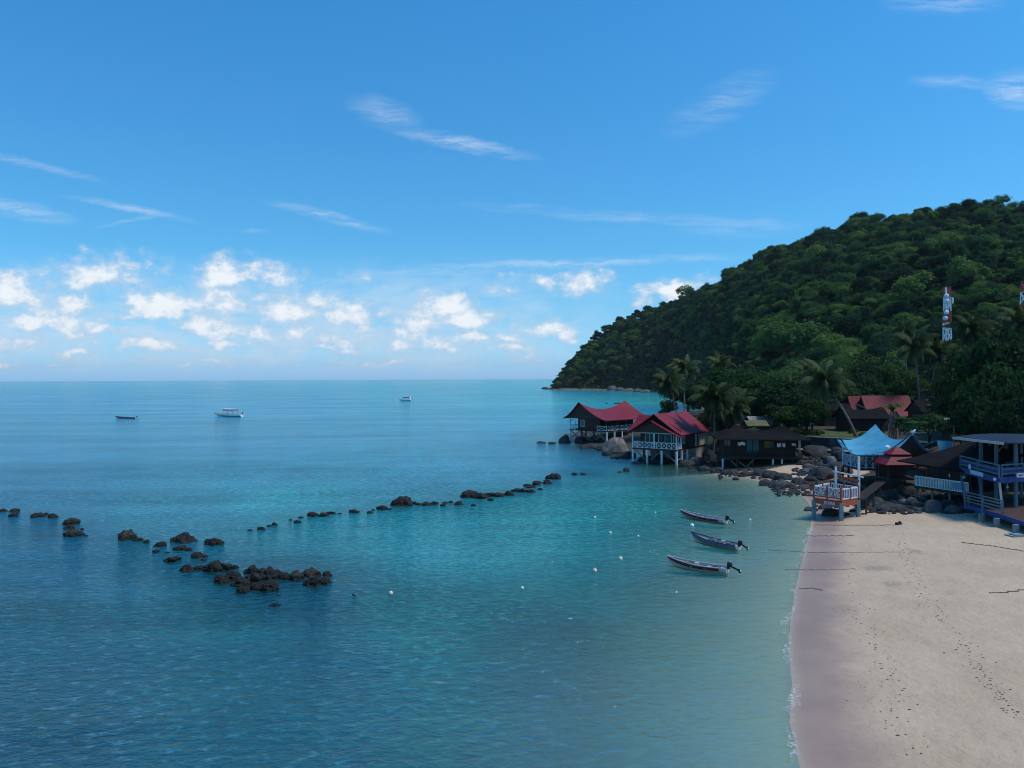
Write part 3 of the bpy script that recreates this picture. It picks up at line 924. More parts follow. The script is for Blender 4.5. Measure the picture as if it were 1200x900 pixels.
def window(parent, c, wd, ht, face='y', glass='glass', frame='white', bars=1, proud=0.03):
    """framed window; face tells which local axis the wall looks along"""
    f = MB()
    x, y, z = c
    t = 0.07

    def bx(dx, dz, w_, h_, th=0.06):
        if face == 'y':
            f.box((x + dx, y, z + dz), (w_, th, h_))
        else:
            f.box((x, y + dx, z + dz), (th, w_, h_))
    bx(0, ht / 2, wd + t, t)
    bx(0, -ht / 2, wd + t, t)
    bx(-wd / 2, 0, t, ht - t)
    bx(wd / 2, 0, t, ht - t)
    for i in range(bars):
        bx(-wd / 2 + wd * (i + 1) / (bars + 1), 0, t * 0.9, ht - t, 0.055)
    o = f.build('window', M[frame], parent)
    g = MB()
    s = 0.02
    if face == 'y':
        g.box((x, y + s, z), (wd - 0.02, 0.02, ht - 0.02))
    else:
        g.box((x + s * (1 if proud > 0 else -1), y, z), (0.02, wd - 0.02, ht - 0.02))
    g.build('pane', M[glass], o)
    return o


# ------------------------------------------------------------------ far stilt house with the saddle roof
P = at_z(668.5, 517.5)
A_ = R(45)
hA = tag(empty('stilt_house', (P.x, P.y, 0), -A_), 'dark stilt house standing farthest out in the sea under a swept red saddle roof', 'house')
W, D, FZ, EZ = 9.4, 12.5, 2.55, 4.85
b = MB().box((W / 2 - 0.2, D / 2, FZ - 0.1), (W + 0.2, D, 0.2))
b.build('floor', M['wood_dark'], hA)
b = MB().box((4.2, D / 2 + 0.2, (FZ + EZ + .2) / 2 + .02), (5.6, D - 1.2, EZ + .2 - FZ))
b.build('wall', M['wood_red'], hA)
b = MB()
L_, R_ = gable_rows(-.75, W + .9, 3.4, -1.5, D + 1.6, 4.95, 8.25, 4.75, sag=1.65, curve=0.42, n=14, m=8)
b.sheet(L_, 0.14)
b.sheet(R_, 0.14)
b.build('roof', M['roof_red'], hA)
for yy0 in (-0.9, D + 0.9):       # boarded gables follow the hollow slopes
    b = MB()
    pts = []
    for j in range(9):
        u = j / 8
        pts.append((-.5 + 3.9 * u, yy0, 4.95 + (8.0 - 4.95) * u ** 1.42))
    for j in range(7, -1, -1):
        u = j / 8
        pts.append((W + 0.7 + (3.4 - W - 0.7) * u, yy0, 4.8 + (8.0 - 4.8) * u ** 1.42))
    b.prism(pts, (0, 0, 0), (0, 0.12, 0))
    b.build('gable', M['wood_dark'], hA)
for x in (0, 3.0, 6.2, W):
    for y in ((0.0, D) if x in (3.0, 6.2) else (0.0, 2.5, 5.0, 7.5, 10.0, D)):
        if x == 0 and y not in (0, 5.0):
            continue
        g = gz(P.x + x * math.cos(A_) + y * math.sin(A_), P.y - x * math.sin(A_) + y * math.cos(A_))
        MB().box((x, y, (FZ - .2 + g - .4) / 2), (0.24, 0.24, FZ - .2 - g + .4)).build('stilt', M['white'] if y == 0 and x in (0, W) or x == W else M['wood_dark'], hA)
for y in (0, D):
    MB().box((0, y, (FZ + EZ) / 2), (0.16, 0.16, EZ - FZ)).build('veranda_post', M['white'], hA)
for y in (0.2, 4.0, 8.0, D):
    MB().box((W, y, (FZ + EZ) / 2), (0.14, 0.14, EZ - FZ)).build('veranda_post', M['white'] if y > 9 else M['wood_dark'], hA)
b = MB()
crossed_rail(b, (W, 0.3, FZ), (W, D, FZ), 0.95, 8, 0.08)
crossed_rail(b, (7.0, 0, FZ), (W, 0, FZ), 0.95, 1, 0.08)
crossed_rail(b, (0, 0, FZ), (1.4, 0, FZ), 0.9, 1, 0.08)
crossed_rail(b, (0, 0, FZ), (0, D, FZ), 0.9, 7, 0.08)
b.build('railing', M['white'], hA)
b = MB()       # arched veranda opening
for k in range(12):
    a0, a1 = math.pi * k / 12, math.pi * (k + 1) / 12
    b.beam((0.72 + .62 * math.cos(a0), 0.02, 4.0 + .62 * math.sin(a0)), (0.72 + .62 * math.cos(a1), 0.02, 4.0 + .62 * math.sin(a1)), 0.1)
b.beam((1.34, 0.02, FZ), (1.34, 0.02, 4.0), 0.1)
b.build('arch', M['white'], hA)
window(hA, (2.65, 0.72, 3.85), 1.15, 1.35, bars=2)
for y in (3.0, 6.5, 9.5):
    window(hA, (7.04, y, 3.75), 1.0, 1.2, face='x', glass='curtain', frame='wood_dark', proud=-1)
b = MB()
for i in range(4):
    x0, x1 = 0.2 + i * 2.2, 2.3 + i * 2.2
    b.beam((x0, 0.1, FZ - 0.3), (x1, 0.1, 0.7), 0.13)
    b.beam((x1, 0.0, FZ - 0.3), (x0, 0.0, 0.7), 0.13)
b.beam((0, 0.05, 1.2), (W, 0.05, 1.35), 0.13)
for i in range(4):
    b.beam((0.1, 0.3 + i * 2.8, FZ - .3), (0.1, 2.8 + i * 2.8, 0.5), 0.11)
b.build('brace', M['wood_grey'], hA)

# ------------------------------------------------------------------ nearer stilt house with the twin gables
P = at_z(741.5, 541.5)
A_ = R(35)
hB = tag(empty('stilt_house', (P.x, P.y, 0), -A_), 'brown stilt house with twin red front gables and a white crossed front railing', 'house')
W, D, FZ, EZ = 7.2, 12.3, 2.25, 4.75
MB().box((W / 2, D / 2, FZ - 0.12), (W + .1, D, 0.24)).build('floor', M['wood_red'], hB)
MB().box((W / 2 + .2, 1.8 + (D - 1.8) / 2, (FZ + EZ) / 2 + .1), (W - .5, D - 1.8, EZ - FZ + .1)).build('wall', M['wood_red'], hB)
b = MB()
L_, R_ = gable_rows(-1.0, W + .85, W / 2, -0.2, D + .3, 4.6, 7.55, 4.5, curve=0.12, n=4, m=6)
b.sheet(L_, 0.12)
b.sheet(R_, 0.12)
# side wing to the left whose slope faces the water
b.sheet([[(-1.1 + 4.6 * k / 4, 0.6 + 3.8 * j / 5, 4.75 + 2.35 * (j / 5) ** 1.1) for k in range(5)] for j in range(6)], 0.10)
b.sheet([[(-1.1 + 4.6 * k / 4, 8.2 - 3.8 * j / 5, 4.75 + 2.35 * (j / 5) ** 1.1) for k in range(5)] for j in range(6)], 0.10)
b.build('roof', M['roof_red'], hB)
b = MB()
L_, R_ = gable_rows(-.85, W + .85, W / 2 - .15, -1.0, 1.2, 4.45, 6.55, 4.3, curve=0.10, n=2, m=6)
b.sheet(L_, 0.10)
b.sheet(R_, 0.10)
b.build('porch_roof', M['roof_red'], hB)
for tri in ([(-0.2, -0.3, 4.75), (W + .1, -0.3, 4.75), (W / 2 - .15, -0.3, 6.3)], [(-0.4, 1.3, 4.9), (W + .4, 1.3, 4.9), (W / 2, 1.3, 7.3)],
            [(-0.4, D, 4.8), (W + .4, D, 4.8), (W / 2, D, 7.3)]):
    b = MB()
    b.prism(tri, (0, 0, 0), (0, 0.1, 0))
    b.build('gable', M['wood_red'], hB)
MB().box((W / 2, -0.04, 4.62), (W + .3, 0.14, 0.16)).build('eaves_beam', M['gutter'], hB)
for x in (0, W * .5, W):
    MB().box((x, 0.0, (FZ + 4.6) / 2), (0.17, 0.17, 4.6 - FZ - .02)).build('veranda_post', M['white'], hB)
MB().box((W, 1.75, (FZ + 4.6) / 2), (0.17, 0.17, 4.6 - FZ)).build('veranda_post', M['white'], hB)
MB().box((W + .02, D * .62, (FZ + 4.6) / 2), (0.17, 0.17, 4.6 - FZ)).build('veranda_post', M['white'], hB)
for x in (0, 2.4, 4.8, W):
    MB().box((x, 0.05, (FZ - .25 - .7) / 2), (0.25, 0.25, FZ - .25 + .7)).build('stilt', M['white'], hB)
for x, y in ((W, 2.0), (W, 4.2), (0, 4.0), (0, 8.0), (2.4, 4.0), (4.8, 4.0)):
    MB().box((x, y, (FZ - .25 - .5) / 2), (0.22, 0.22, FZ - .25 + .5)).build('stilt', M['white'] if x == W else M['wood_dark'], hB)
b = MB()
for x0, z0, x1, z1 in ((0.2, 1.95, 2.2, .4), (2.9, .5, 4.6, 1.95), (5.0, 1.9, 6.9, .4)):
    b.beam((x0, 0.25, z0), (x1, 0.25, z1), 0.13)
b.beam((W, .1, .6), (W, 2.0, .9), 0.1)
b.build('brace', M['wood_grey'], hB)
b = MB()
crossed_rail(b, (0, 0, FZ), (W, 0, FZ), 0.95, 9, 0.075)
crossed_rail(b, (W, 0, FZ), (W, 1.8, FZ), 0.95, 2, 0.075)
crossed_rail(b, (0, 0, FZ), (0, 1.8, FZ), 0.95, 2, 0.075)
b.build('railing', M['white'], hB)
for x, wd in ((2.05, 1.5), (4.6, 2.1), (6.4, .8)):
    window(hB, (x, 1.76, 3.75), wd, 1.5, bars=1)
window(hB, (W - .02, 2.9, 3.75), .8, 1.5, face='x', proud=-1)
MB().box((W + .02, 10.6, 3.5), (0.3, 3.6, 2.4)).build('annexe_wall', M['cream'], hB)
MB().box((W * .55, 8.6, 0.95), (W * .9, 7.6, 2.0)).build('foundation', M['stone'], hB)

# ------------------------------------------------------------------ dark stilt bungalow on the rocks
P = at_z(846, 551)
A_ = R(9)
hC = tag(empty('stilt_bungalow', (P.x, P.y, 0), -A_), 'low dark bungalow on stilts over the rocks with wide dark roof and teal curtains', 'house')
W, D, FZ, EZ = 10.6, 7.5, 1.85, 4.45
MB().box((W / 2, D / 2, FZ - .1), (W + .6, D + .4, .2)).build('floor', M['wood_dark'], hC)
MB().box((W / 2, 1.7 + (D - 1.8) / 2, (FZ + EZ) / 2), (W - .8, D - 1.8, EZ - FZ)).build('wall', M['wood_dark'], hC)
b = MB()
nx = 14
x0, x1, r0, r1 = -0.95, W + 1.15, 2.2, 8.7


def ridge_z(t):
    return 5.35 + 0.95 * abs(2 * t - 1) ** 2.4


for ya, yb in ((-1.0, D / 2), (D + 1.0, D / 2)):
    rows = []
    for j in range(7):
        u = j / 6
        rows.append([(x0 + (x1 - x0) * i / nx + ((r0 + (r1 - r0) * i / nx) - (x0 + (x1 - x0) * i / nx)) * u, ya + (yb - ya) * u,
                      4.55 + (ridge_z(i / nx) - 4.55) * u ** 1.35 * (1 if 0 < i < nx else 1)) for i in range(nx + 1)])
    b.sheet(rows, 0.12)
for xe, xr in ((x0, r0), (x1, r1)):
    rows = []
    for j in range(6):
        u = j / 5
        rows.append([(xe + (xr - xe) * u * .72, -1.0 + (D + 2.0) * k / 6 + (D / 2 + 1.0 - (D + 2.0) * k / 6) * u * .72, 4.54 + (ridge_z(0) - 4.54) * (u * .72) ** 1.35) for k in range(7)])
    b.sheet(rows, 0.12)
b.build('roof', M['roof_dark'], hC)
b = MB()
b.box((W / 2 + .1, -1.02, 4.45), (W + 2.0, 0.08, 0.16))
b.box((x1 + .03, D / 2, 4.45), (0.08, D + 2, 0.16))
b.build('fascia', M['wood_red'], hC)
b = MB()
b.prism([(r1 + .32, D / 2 - 1.3, 5.3), (r1 + .32, D / 2 + 1.3, 5.3), (r1 - .1, D / 2, 6.35)], (0, 0, 0), (0.1, 0, 0))
b.build('gable', M['wood_brick'], hC)
for i, x in enumerate((0.1, 2.0, 4.2, 6.9, 8.1, 10.5)):
    MB().box((x, 0.0, (FZ - .2 - .4) / 2), (0.22, 0.22, FZ - .2 + .4)).build('stilt', M['white'] if x in (0.1, 6.9, 8.1) else M['wood_dark'], hC)
    if x in (0.1, 4.2, 6.9, 8.1):
        MB().box((x, 0.05, (FZ + EZ) / 2), (0.14, 0.14, EZ - FZ)).build('veranda_post', M['wood_dark'], hC)
    MB().box((x, 5.5, (FZ - .2 - .4) / 2), (0.22, 0.22, FZ - .2 + .4)).build('stilt', M['wood_dark'], hC)
MB().box((10.45, 0.05, (FZ + EZ) / 2 + .35), (0.26, 0.26, EZ - FZ - .7)).build('pillar', M['cream'], hC)
b = MB()
baluster_rail(b, (-.2, -.1, FZ), (W + .2, -.1, FZ), 0.95, 0.5)
baluster_rail(b, (W + .2, -.1, FZ), (W + .2, D, FZ), 0.95, 0.5)
b.build('railing', M['wood_dark'], hC)
b = MB()
b.beam((1.2, -.1, 1.4), (2.1, -.1, .55), .12)
b.beam((3.4, -.1, .6), (4.2, -.1, 1.5), .12)
b.beam((2.3, -.1, 1.25), (3.3, -.1, .5), .12)
b.build('brace', M['wood_grey'], hC)
window(hC, (4.45, 1.66, 3.35), 1.75, 1.9, glass='curtain', frame='wood_dark')
w2 = window(hC, (6.65, 1.66, 3.55), 1.35, .95, glass='curtain_green', frame='wood_dark', bars=0)
window(hC, (7.05, 1.62, 3.55), .55, .9, glass='curtain', frame='wood_dark', bars=0)
window(hC, (.95, 1.66, 3.7), .9, .9, glass='tin', frame='wood_dark')
for i, (x, z, wd, ht, lb) in enumerate(((2.7, 3.75, 1.0, .45, 'white washing hung beside the teal curtains on the dark bungalow veranda'),
                                       (8.05, 3.6, 1.1, .5, 'white sheet hung on the dark bungalow veranda, between green window and yellow pillar'),
                                       (9.75, 3.75, .55, .3, 'small white cloth hung next to the yellow pillar of the dark bungalow'))):
    b = MB()
    b.sheet([[(x - wd / 2 + wd * k / 6, 0.25 + .05 * math.sin(k * 2.0 + j), z + ht / 2 - ht * j / 3 - .05 * math.sin(k * 1.3) - (0.12 * k / 6 if i == 2 else 0)) for k in range(7)] for j in range(4)], 0.012)
    o = b.build('laundry', M['cloth_white'])
    o.matrix_world = Matrix.Translation((P.x, P.y, 0)) @ Matrix.Rotation(-A_, 4, 'Z')
    tag(o, lb, 'laundry', 'washing on the dark bungalow')
Pc = P.copy()

# ------------------------------------------------------------------ blue-roofed pavilion house
hD = tag(empty('pavilion_house', (40.0, 84.0, 0)), 'open pavilion house with a swept sky-blue roof and white crossed railings above the rocks', 'house')
OX, OY = 40.0, 84.0
R2 = at_y(1026, 497, 92) - Vector((OX, OY, 0))
R1 = at_y(1070, 507, 83.5) - Vector((OX, OY, 0))
E1 = at_y(1030, 532.5, 81.6) - Vector((OX, OY, 0))
E0 = at_y(1006, 533, 81.8) - Vector((OX, OY, 0))
E2 = at_y(987, 515, 90) - Vector((OX, OY, 0))
FR = at_y(1097, 531, 83) - Vector((OX, OY, 0))
BR = Vector((FR.x - .5, R2.y + 1.0, FR.z + .6))
n = 12


def ridgeD(t):
    p = R1.lerp(R2, t)
    return p - Vector((0, 0, 1.25 * (1 - (2 * t - 1) ** 2) ** 1.0))


def eaveD(t):      # from the front corner to the upturned back corner
    if t < 0.28:
        p = E1.lerp(E0, t / 0.28)
    else:
        p = E0.lerp(E2, (t - .28) / .72)
        s_ = (t - .28) / .72
        p = p - Vector((0, 0, 0.55 * math.sin(math.pi * s_)))
    return p


b = MB()
rows = []
for j in range(10):
    u = j / 9
    rows.append([eaveD(i / n).lerp(ridgeD(i / n), u) - Vector((0, 0, 0.75 * math.sin(math.pi * u) * (1 - .3 * u))) for i in range(n + 1)])
b.sheet(rows, 0.10)
rows = []
for j in range(8):
    u = j / 7
    rows.append([FR.lerp(BR, i / n).lerp(ridgeD(i / n), u) - Vector((0, 0, 0.55 * math.sin(math.pi * u))) for i in range(n + 1)])
b.sheet(rows, 0.10)
b.build('roof', M['roof_blue'], hD)
b = MB()      # upturned eave blade beyond the left edge
q0, q1, q2, q3 = [at_y(x, y, z) - Vector((OX, OY, 0)) for x, y, z in ((981, 515, 90.6), (985, 515.5, 90.2), (993, 526, 86.5), (990, 527, 87))]
b.sheet([[q0, q1], [q0.lerp(q3, .5) + Vector((0, 0, -.12)), q1.lerp(q2, .5) + Vector((0, 0, -.1))], [q3, q2]], 0.08)
b.build('eave_blade', M['roof_blue'], hD)
b = MB()
pts = [E1 + Vector((.5, .5, -.1))]
for j in range(1, 7):
    u = j / 7
    pts.append(E1.lerp(R1, u) - Vector((0, -.5, .1 + 0.75 * math.sin(math.pi * u) * (1 - .3 * u))))
pts.append(R1 + Vector((0, .5, -.12)))
for j in range(6, 0, -1):
    u = j / 7
    pts.append(FR.lerp(R1, u) - Vector((0, -.5, .1 + 0.55 * math.sin(math.pi * u))))
pts.append(FR + Vector((-.3, .5, -.1)))
pts = [Vector((p.x, R1.y + .4 + (E1.y - R1.y) * .0, p.z)) for p in pts]
b.prism(pts, (0, 0, 0), (0, 0.12, 0))
b.build('gable', M['wood_red'], hD)
dz = 3.0
dl = at_y(988, 541.5, 88) - Vector((OX, OY, 0))
df = at_y(1007, 543.5, 84.0) - Vector((OX, OY, 0))
dm = at_y(1031, 545, 84.0) - Vector((OX, OY, 0))
dr = at_y(1054, 545.5, 84.3) - Vector((OX, OY, 0))
dl.z = df.z = dm.z = dr.z = dz
xw = dr.x + 3.2
b = MB()
b.prism([(df.x, df.y, dz - .22), (dr.x, dr.y, dz - .22), (xw, dr.y + .1, dz - .22), (xw, dr.y + 9, dz - .22), (dl.x + 3, dr.y + 9, dz - .22), (dl.x, dl.y, dz - .22)], (0, 0, 0), (0, 0, .2))
b.build('floor', M['wood_dark'], hD)
MB().box((dm.x + 4.2, dm.y + 4.6, dz + .95), (5.0, 6.0, 1.9)).build('wall', M['wood_red'], hD)
b = MB()
crossed_rail(b, dl, df, 1.25, 4, 0.075)
crossed_rail(b, df, dm, 1.2, 3, 0.075)
crossed_rail(b, dm, dr, 1.15, 2, 0.075)
b.build('railing', M['rail_blue'], hD)
for q, ztop in ((dl, 5.1), (dl.lerp(df, .5), 4.9), (df.lerp(dm, .33), 4.75), (df.lerp(dm, .67), 4.7), (dm, 4.75)):
    MB().box((q.x, q.y, (dz + ztop) / 2), (0.16, 0.16, ztop - dz)).build('veranda_post', M['rail_blue'], hD)
window(hD, (dm.x + 2.4, dm.y + 1.56, dz + 1.0), 1.0, 1.2, glass='glass', frame='rail_blue')
for q in (dl, df, dm, dr, Vector((xw, dr.y + .5, dz)), Vector((df.x + 1.5, dl.y + 2, dz))):
    g = gz(OX + q.x, OY + q.y)
    MB().box((q.x, q.y + .12, (dz - .22 + g - .4) / 2), (0.2, 0.2, dz - .22 - g + .4)).build('stilt', M['wood_dark'], hD)
b = MB()
d0 = at_y(1039, 524.5, 83.2)
for k in range(1):
    b.ball((d0.x, d0.y - .15, d0.z), (.34, .14, .27))
b.beam((d0.x + .05, d0.y, d0.z - .5), d0, .05)
tag(b.build('satellite_dish', M['dish'], smooth=True), 'small white satellite dish standing on the blue roof edge', 'satellite dish')
b = MB()
d0 = at_y(1070, 505.8, 83.3)
b.box(d0, (.36, .25, .2))
b.beam(d0 - Vector((0, 0, .4)), d0, .06)
b.beam(d0 - Vector((0, 0, .02)), d0 + Vector((.3, .1, .22)), .12)
tag(b.build('floodlight', M['dish']), 'small pale floodlight fixed on the tip of the brown gable', 'lamp')

# second blue roof glimpsed between the brown gable and the long dark roof
q = at_y(1096, 520, 92)
hN = tag(empty('back_house', (q.x, q.y, gz(q.x, q.y))), 'house mostly hidden behind the brown gable, only a blue triangle of roof showing', 'house')
zz = q.z - gz(q.x, q.y)
b = MB()
L_, R_ = gable_rows(-2.9, 2.9, 0, -2.5, 2.5, zz - 1.2, zz + .6, n=2, m=3)
b.sheet([[(-.9, -2, zz + .55), (.75, -2, zz + .5)], [(-.9, -2.6, zz - 1.3), (.75, -2.6, zz - 1.3)]], .08)
b.sheet([[(-.9, -2, zz + .55), (.75, -2, zz + .5)], [(-.9, 2.2, zz - .6), (.75, 2.2, zz - .6)]], .08)
b.build('roof', M['roof_blue'], hN)
MB().box((-.1, 0, (zz - 1.4) / 2), (1.4, 3.8, zz - 1.4)).build('wall', M['wood_dark'], hN)

# ------------------------------------------------------------------ little two-tier red roof
q = at_y(1051, 537, 80.5)
g = gz(q.x, q.y)
hE = tag(empty('gazebo', (q.x, q.y, g)), 'small dark gazebo with a two-tier red roof in front of the brown gable', 'gazebo')
k = -g


def hip(b, hx, hy, z0, z1, tx, ty, th=.08):
    c = [(-hx, -hy), (hx, -hy), (hx, hy), (-hx, hy)]
    t_ = [(-tx, -ty), (tx, -ty), (tx, ty), (-tx, ty)]
    for i in range(4):
        j = (i + 1) % 4
        rows = [[Vector((*c[i], z0)).lerp(Vector((*t_[i], z1)), u), Vector((*c[j], z0)).lerp(Vector((*t_[j], z1)), u)] for u in (0, .5, 1)]
        b.sheet(rows, th)


b = MB()
hip(b, 1.95, 1.7, 4.0 + k, 4.95 + k, .8, .7)
b.build('roof', M['roof_red'], hE)
b = MB()
hip(b, 1.05, .95, 5.0 + k, 5.72 + k, .06, .05)
b.build('cap_roof', M['roof_red'], hE)
for sx_ in (-1.5, 1.5):
    for sy_ in (-1.3, 1.3):
        MB().box((sx_, sy_, (4.0 + k) / 2 - .3), (.16, .16, 4.2 + k)).build('post', M['wood_dark'], hE)
MB().box((0, 0, 2.45 + k), (3.2, 2.8, .18)).build('floor', M['wood_dark'], hE)
MB().box((0, .9, 3.2 + k), (3.0, .12, 1.3)).build('back_wall', M['wood_red'], hE)

# ------------------------------------------------------------------ long dark-roofed restaurant with white baluster rail
F0, F1 = at_z(1072, 569.5, 2.1), at_z(1127, 577.5, 2.1)
ang = math.atan2(F1.y - F0.y, F1.x - F0.x)
hF = tag(empty('restaurant', (F0.x, F0.y, 0), ang), 'long dark restaurant on stilts with a low dark roof and white baluster railing', 'building')
W = (F1 - F0).length + .6
D, FZ = 8.0, 2.1
MB().box((W / 2, D / 2, FZ - .1), (W + .2, D, .22)).build('floor', M['wood_dark'], hF)
for ra_, rb_ in ((0, W * .5 - .06), (W * .5 + .06, W)):
    b = MB()
    baluster_rail(b, (ra_, 0.05, FZ), (rb_, .05, FZ), 1.0, .17, .06)
    b.build('railing', M['white'], hF)
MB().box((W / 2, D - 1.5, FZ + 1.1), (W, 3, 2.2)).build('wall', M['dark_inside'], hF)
MB().box((.9, D - 3.2, FZ + 1.0), (2.6, .1, 1.8)).build('blue_panel', M['wood_red'], hF)
b = MB()
q0, q1, q2, q3 = (-1.6, -.6, 4.55), (W + .1, -.6, 4.2), (W + 4.0, 6.0, 6.9), (1.9, 7.0, 6.9)
b.sheet([[Vector(q0).lerp(Vector(q1), i / 6).lerp(Vector(q3).lerp(Vector(q2), i / 6), u) - Vector((0, 0, .25 * math.sin(math.pi * u))) for i in range(7)] for u in (0, .25, .5, .75, 1)], .12)
q4, q5 = (-1.6, 13, 4.9), (W + 4, 13, 4.7)
b.sheet([[Vector(q4).lerp(Vector(q5), i / 4).lerp(Vector(q3).lerp(Vector(q2), i / 4), u) for i in range(5)] for u in (0, .5, 1)], .12)
b.build('roof', M['roof_dark'], hF)
for x in (.1, W * .33, W * .66, W):
    g = gz(F0.x + x * math.cos(ang), F0.y + x * math.sin(ang))
    MB().box((x, .12, (FZ + g) / 2 - .3), (.15, .15, FZ - g + .4)).build('stilt', M['wood_grey'], hF)
    MB().box((x, .3, FZ + 1.05), (.13, .13, 2.1)).build('veranda_post', M['wood_dark'], hF)
for x, lb in ((W * .55, 'round pale paper lantern, left one of the pair under the dark restaurant roof'), (W * .80, 'round pale paper lantern, right one of the pair under the dark restaurant roof')):
    b = MB().ball((0, 0, 0), (.14, .14, .17))
    b.beam((0, 0, .15), (0, 0, .55), .015)
    o = b.build('lantern', M['cloth_white'], smooth=True)
    v = Matrix.Translation((F0.x, F0.y, 0)) @ Matrix.Rotation(ang, 4, 'Z') @ Vector((x, 1.0, FZ + 1.35))
    o.location = v
    tag(o, lb, 'lantern', 'lanterns in the restaurant')
# blue-and-white banner on its rail
b = MB()
b.sheet([[(W * .72 + 1.4 * i / 4, -.04, FZ + .85 - .5 * j / 2 + .01 * math.sin(i * 3)) for i in range(5)] for j in range(3)], .012)
o = b.build('banner', M['rail_blue'])
o.matrix_world = Matrix.Translation((F0.x, F0.y, 0)) @ Matrix.Rotation(ang, 4, 'Z')
tag(o, 'pale blue cloth hung over the white restaurant railing', 'banner')

# ------------------------------------------------------------------ blue two-storey deck building at the right
hG = tag(empty('deck_building', (41.0, 66.0, 0)), 'open two-storey timber building with blue fascias and pale teal posts on the sand', 'building')
OG = Vector((41.0, 66.0, 0))
U0, U1 = at_z(1125.5, 548, 4.45) - OG, at_z(1171, 560.5, 4.45) - OG
U2 = at_z(1262, 553, 4.45) - OG
L0, L1 = at_z(1131, 591, 1.75) - OG, at_z(1175, 603.5, 1.75) - OG
L2 = at_z(1225, 620, 1.75) - OG
for v_, z_ in ((U0, 4.45), (U1, 4.45), (U2, 4.45), (L0, 1.75), (L1, 1.75), (L2, 1.75)):
    v_.z = z_
BK = Vector((U0.x + 12, U0.y + 1.5, 0))
b = MB()
b.prism([(U0.x, U0.y, 4.2), (U1.x, U1.y, 4.2), (U2.x, U2.y, 4.2), (U2.x + 4, U2.y + 10, 4.2), (U0.x + 9, U0.y + 5, 4.2)], (0, 0, 0), (0, 0, .24))
b.build('upper_floor', M['wood_dark'], hG)
b = MB()
b.prism([(L0.x, L0.y, 1.5), (L1.x, L1.y, 1.5), (L2.x, L2.y, 1.5), (L2.x + 9, L2.y + 2, 1.5), (L0.x + 14, L0.y + 4, 1.5)], (0, 0, 0), (0, 0, .24))
b.build('lower_floor', M['wood_red'], hG)
b = MB()
for p, q in ((U0, U1), (U1, U2)):
    b.beam(p + Vector((0, 0, -.18)), q + Vector((0, 0, -.18)), .10, .52)
for p, q in ((L0, L1), (L1, L2)):
    b.beam(p + Vector((0, 0, -.16)), q + Vector((0, 0, -.16)), .10, .36)
b.build('fascia', M['blue_paint'], hG)
for p, q in ((U0, U0.lerp(U1, .47)), (U0.lerp(U1, .50), U1), (U1 + (U2 - U1) * .03, U1.lerp(U2, .30)), (U1.lerp(U2, .36), U1.lerp(U2, .8))):
    b = MB()
    board_rail(b, p, q, 1.12, 3, .05, .13)
    for s_ in (0, 1):
        e = p.lerp(q, s_)
        b.beam(e, e + Vector((0, 0, 1.15)), .10)
    b.build('railing', M['teal_paint'], hG)
for p, q in ((L0, L0.lerp(L1, .47)), (L0.lerp(L1, .50), L1)):
    b = MB()
    board_rail(b, p, q, 1.15, 4, .05, .11)
    for s_ in (0, 1):
        e = p.lerp(q, s_)
        b.beam(e - Vector((0, 0, .3)), e + Vector((0, 0, 1.2)), .12)
    b.build('railing', M['teal_paint'], hG)
b = MB()      # blue infill behind the upper boards
for p, q in ((U0, U1), (U1, U2)):
    off_ = Vector((.16, .12, 0))
    b.beam(p + off_ + Vector((0, 0, .62)), q + off_ + Vector((0, 0, .62)), .02, .5)
b.build('rail_panel', M['blue_paint'], hG)
for t_ in (0, .5, 1.0):
    b = MB()
    b.beam(U0.lerp(U1, t_) + Vector((.02, 0, -.4)), L0.lerp(L1, t_) + Vector((0, 0, 0.2)), .17)
    b.build('slanted_post', M['teal_paint'], hG)
posts = [at_z(1150, 612, .75) - OG, at_z(1168, 618, .75) - OG, at_z(1190.5, 626, .75) - OG]
for p in posts:
    g = gz(p.x + OG.x, p.y + OG.y)
    ztop = 7.45
    MB().box((p.x, p.y, (g - .3 + 1.5) / 2), (.34, .34, 1.5 - g + .3)).build('pier', M['concrete'], hG)
for (px_, yy_) in ((1149.5, 71.6), (1167.5, 68.6), (1190.5, 65.9)):
    p = at_y(px_, 520, yy_) - OG
    MB().box((p.x, p.y, (1.74 + 7.45) / 2), (.24, .24, 7.45 - 1.74)).build('column', M['teal_paint'], hG)
for (px_, yy_) in ((1160, 75), (1180, 73), (1197, 71)):
    p = at_y(px_, 520, yy_) - OG
    MB().box((p.x, p.y, 4.6), (.16, .16, 5.7)).build('column', M['teal_paint'], hG)
b = MB()
rA, rB, rC = at_y(1116, 512, 72.5) - OG, at_y(1176, 518.5, 64.0) - OG, at_y(1215, 519, 64.5) - OG
rD, rE = at_y(1165, 508.0, 79) - OG, at_y(1260, 509, 73) - OG
b.sheet([[rA, rB, rC], [rA.lerp(rD, .5) + Vector((0, 0, .1)), rB.lerp(rE, .4) + Vector((0, 0, .22)), rC.lerp(rE, .5) + Vector((0, 0, .15))], [rD, rD.lerp(rE, .5), rE]], .12)
b.build('roof', M['roof_steel'], hG)
b = MB()
b.beam(rA + Vector((0, 0, -.1)), rB + Vector((0, 0, -.1)), .08, .22)
b.build('gutter', M['gutter'], hG)
b = MB()
pB = at_y(1176, 530, 73) - OG
for s_ in (-1, 1):
    b.beam((pB.x + s_ * 1.35, pB.y, 5.0), (pB.x, pB.y, 6.45), .14)
b.build('inner_gable_trim', M['wood_orange'], hG)
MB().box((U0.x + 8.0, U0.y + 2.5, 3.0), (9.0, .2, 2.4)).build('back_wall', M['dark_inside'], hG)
MB().box((U0.x + 8.0, U0.y + 3.5, 5.9), (9.0, .2, 2.6)).build('upper_back_wall', M['wood_dark'], hG)
b = MB()
s0 = U0.lerp(U1, .30)
s1 = U0.lerp(U1, .63)
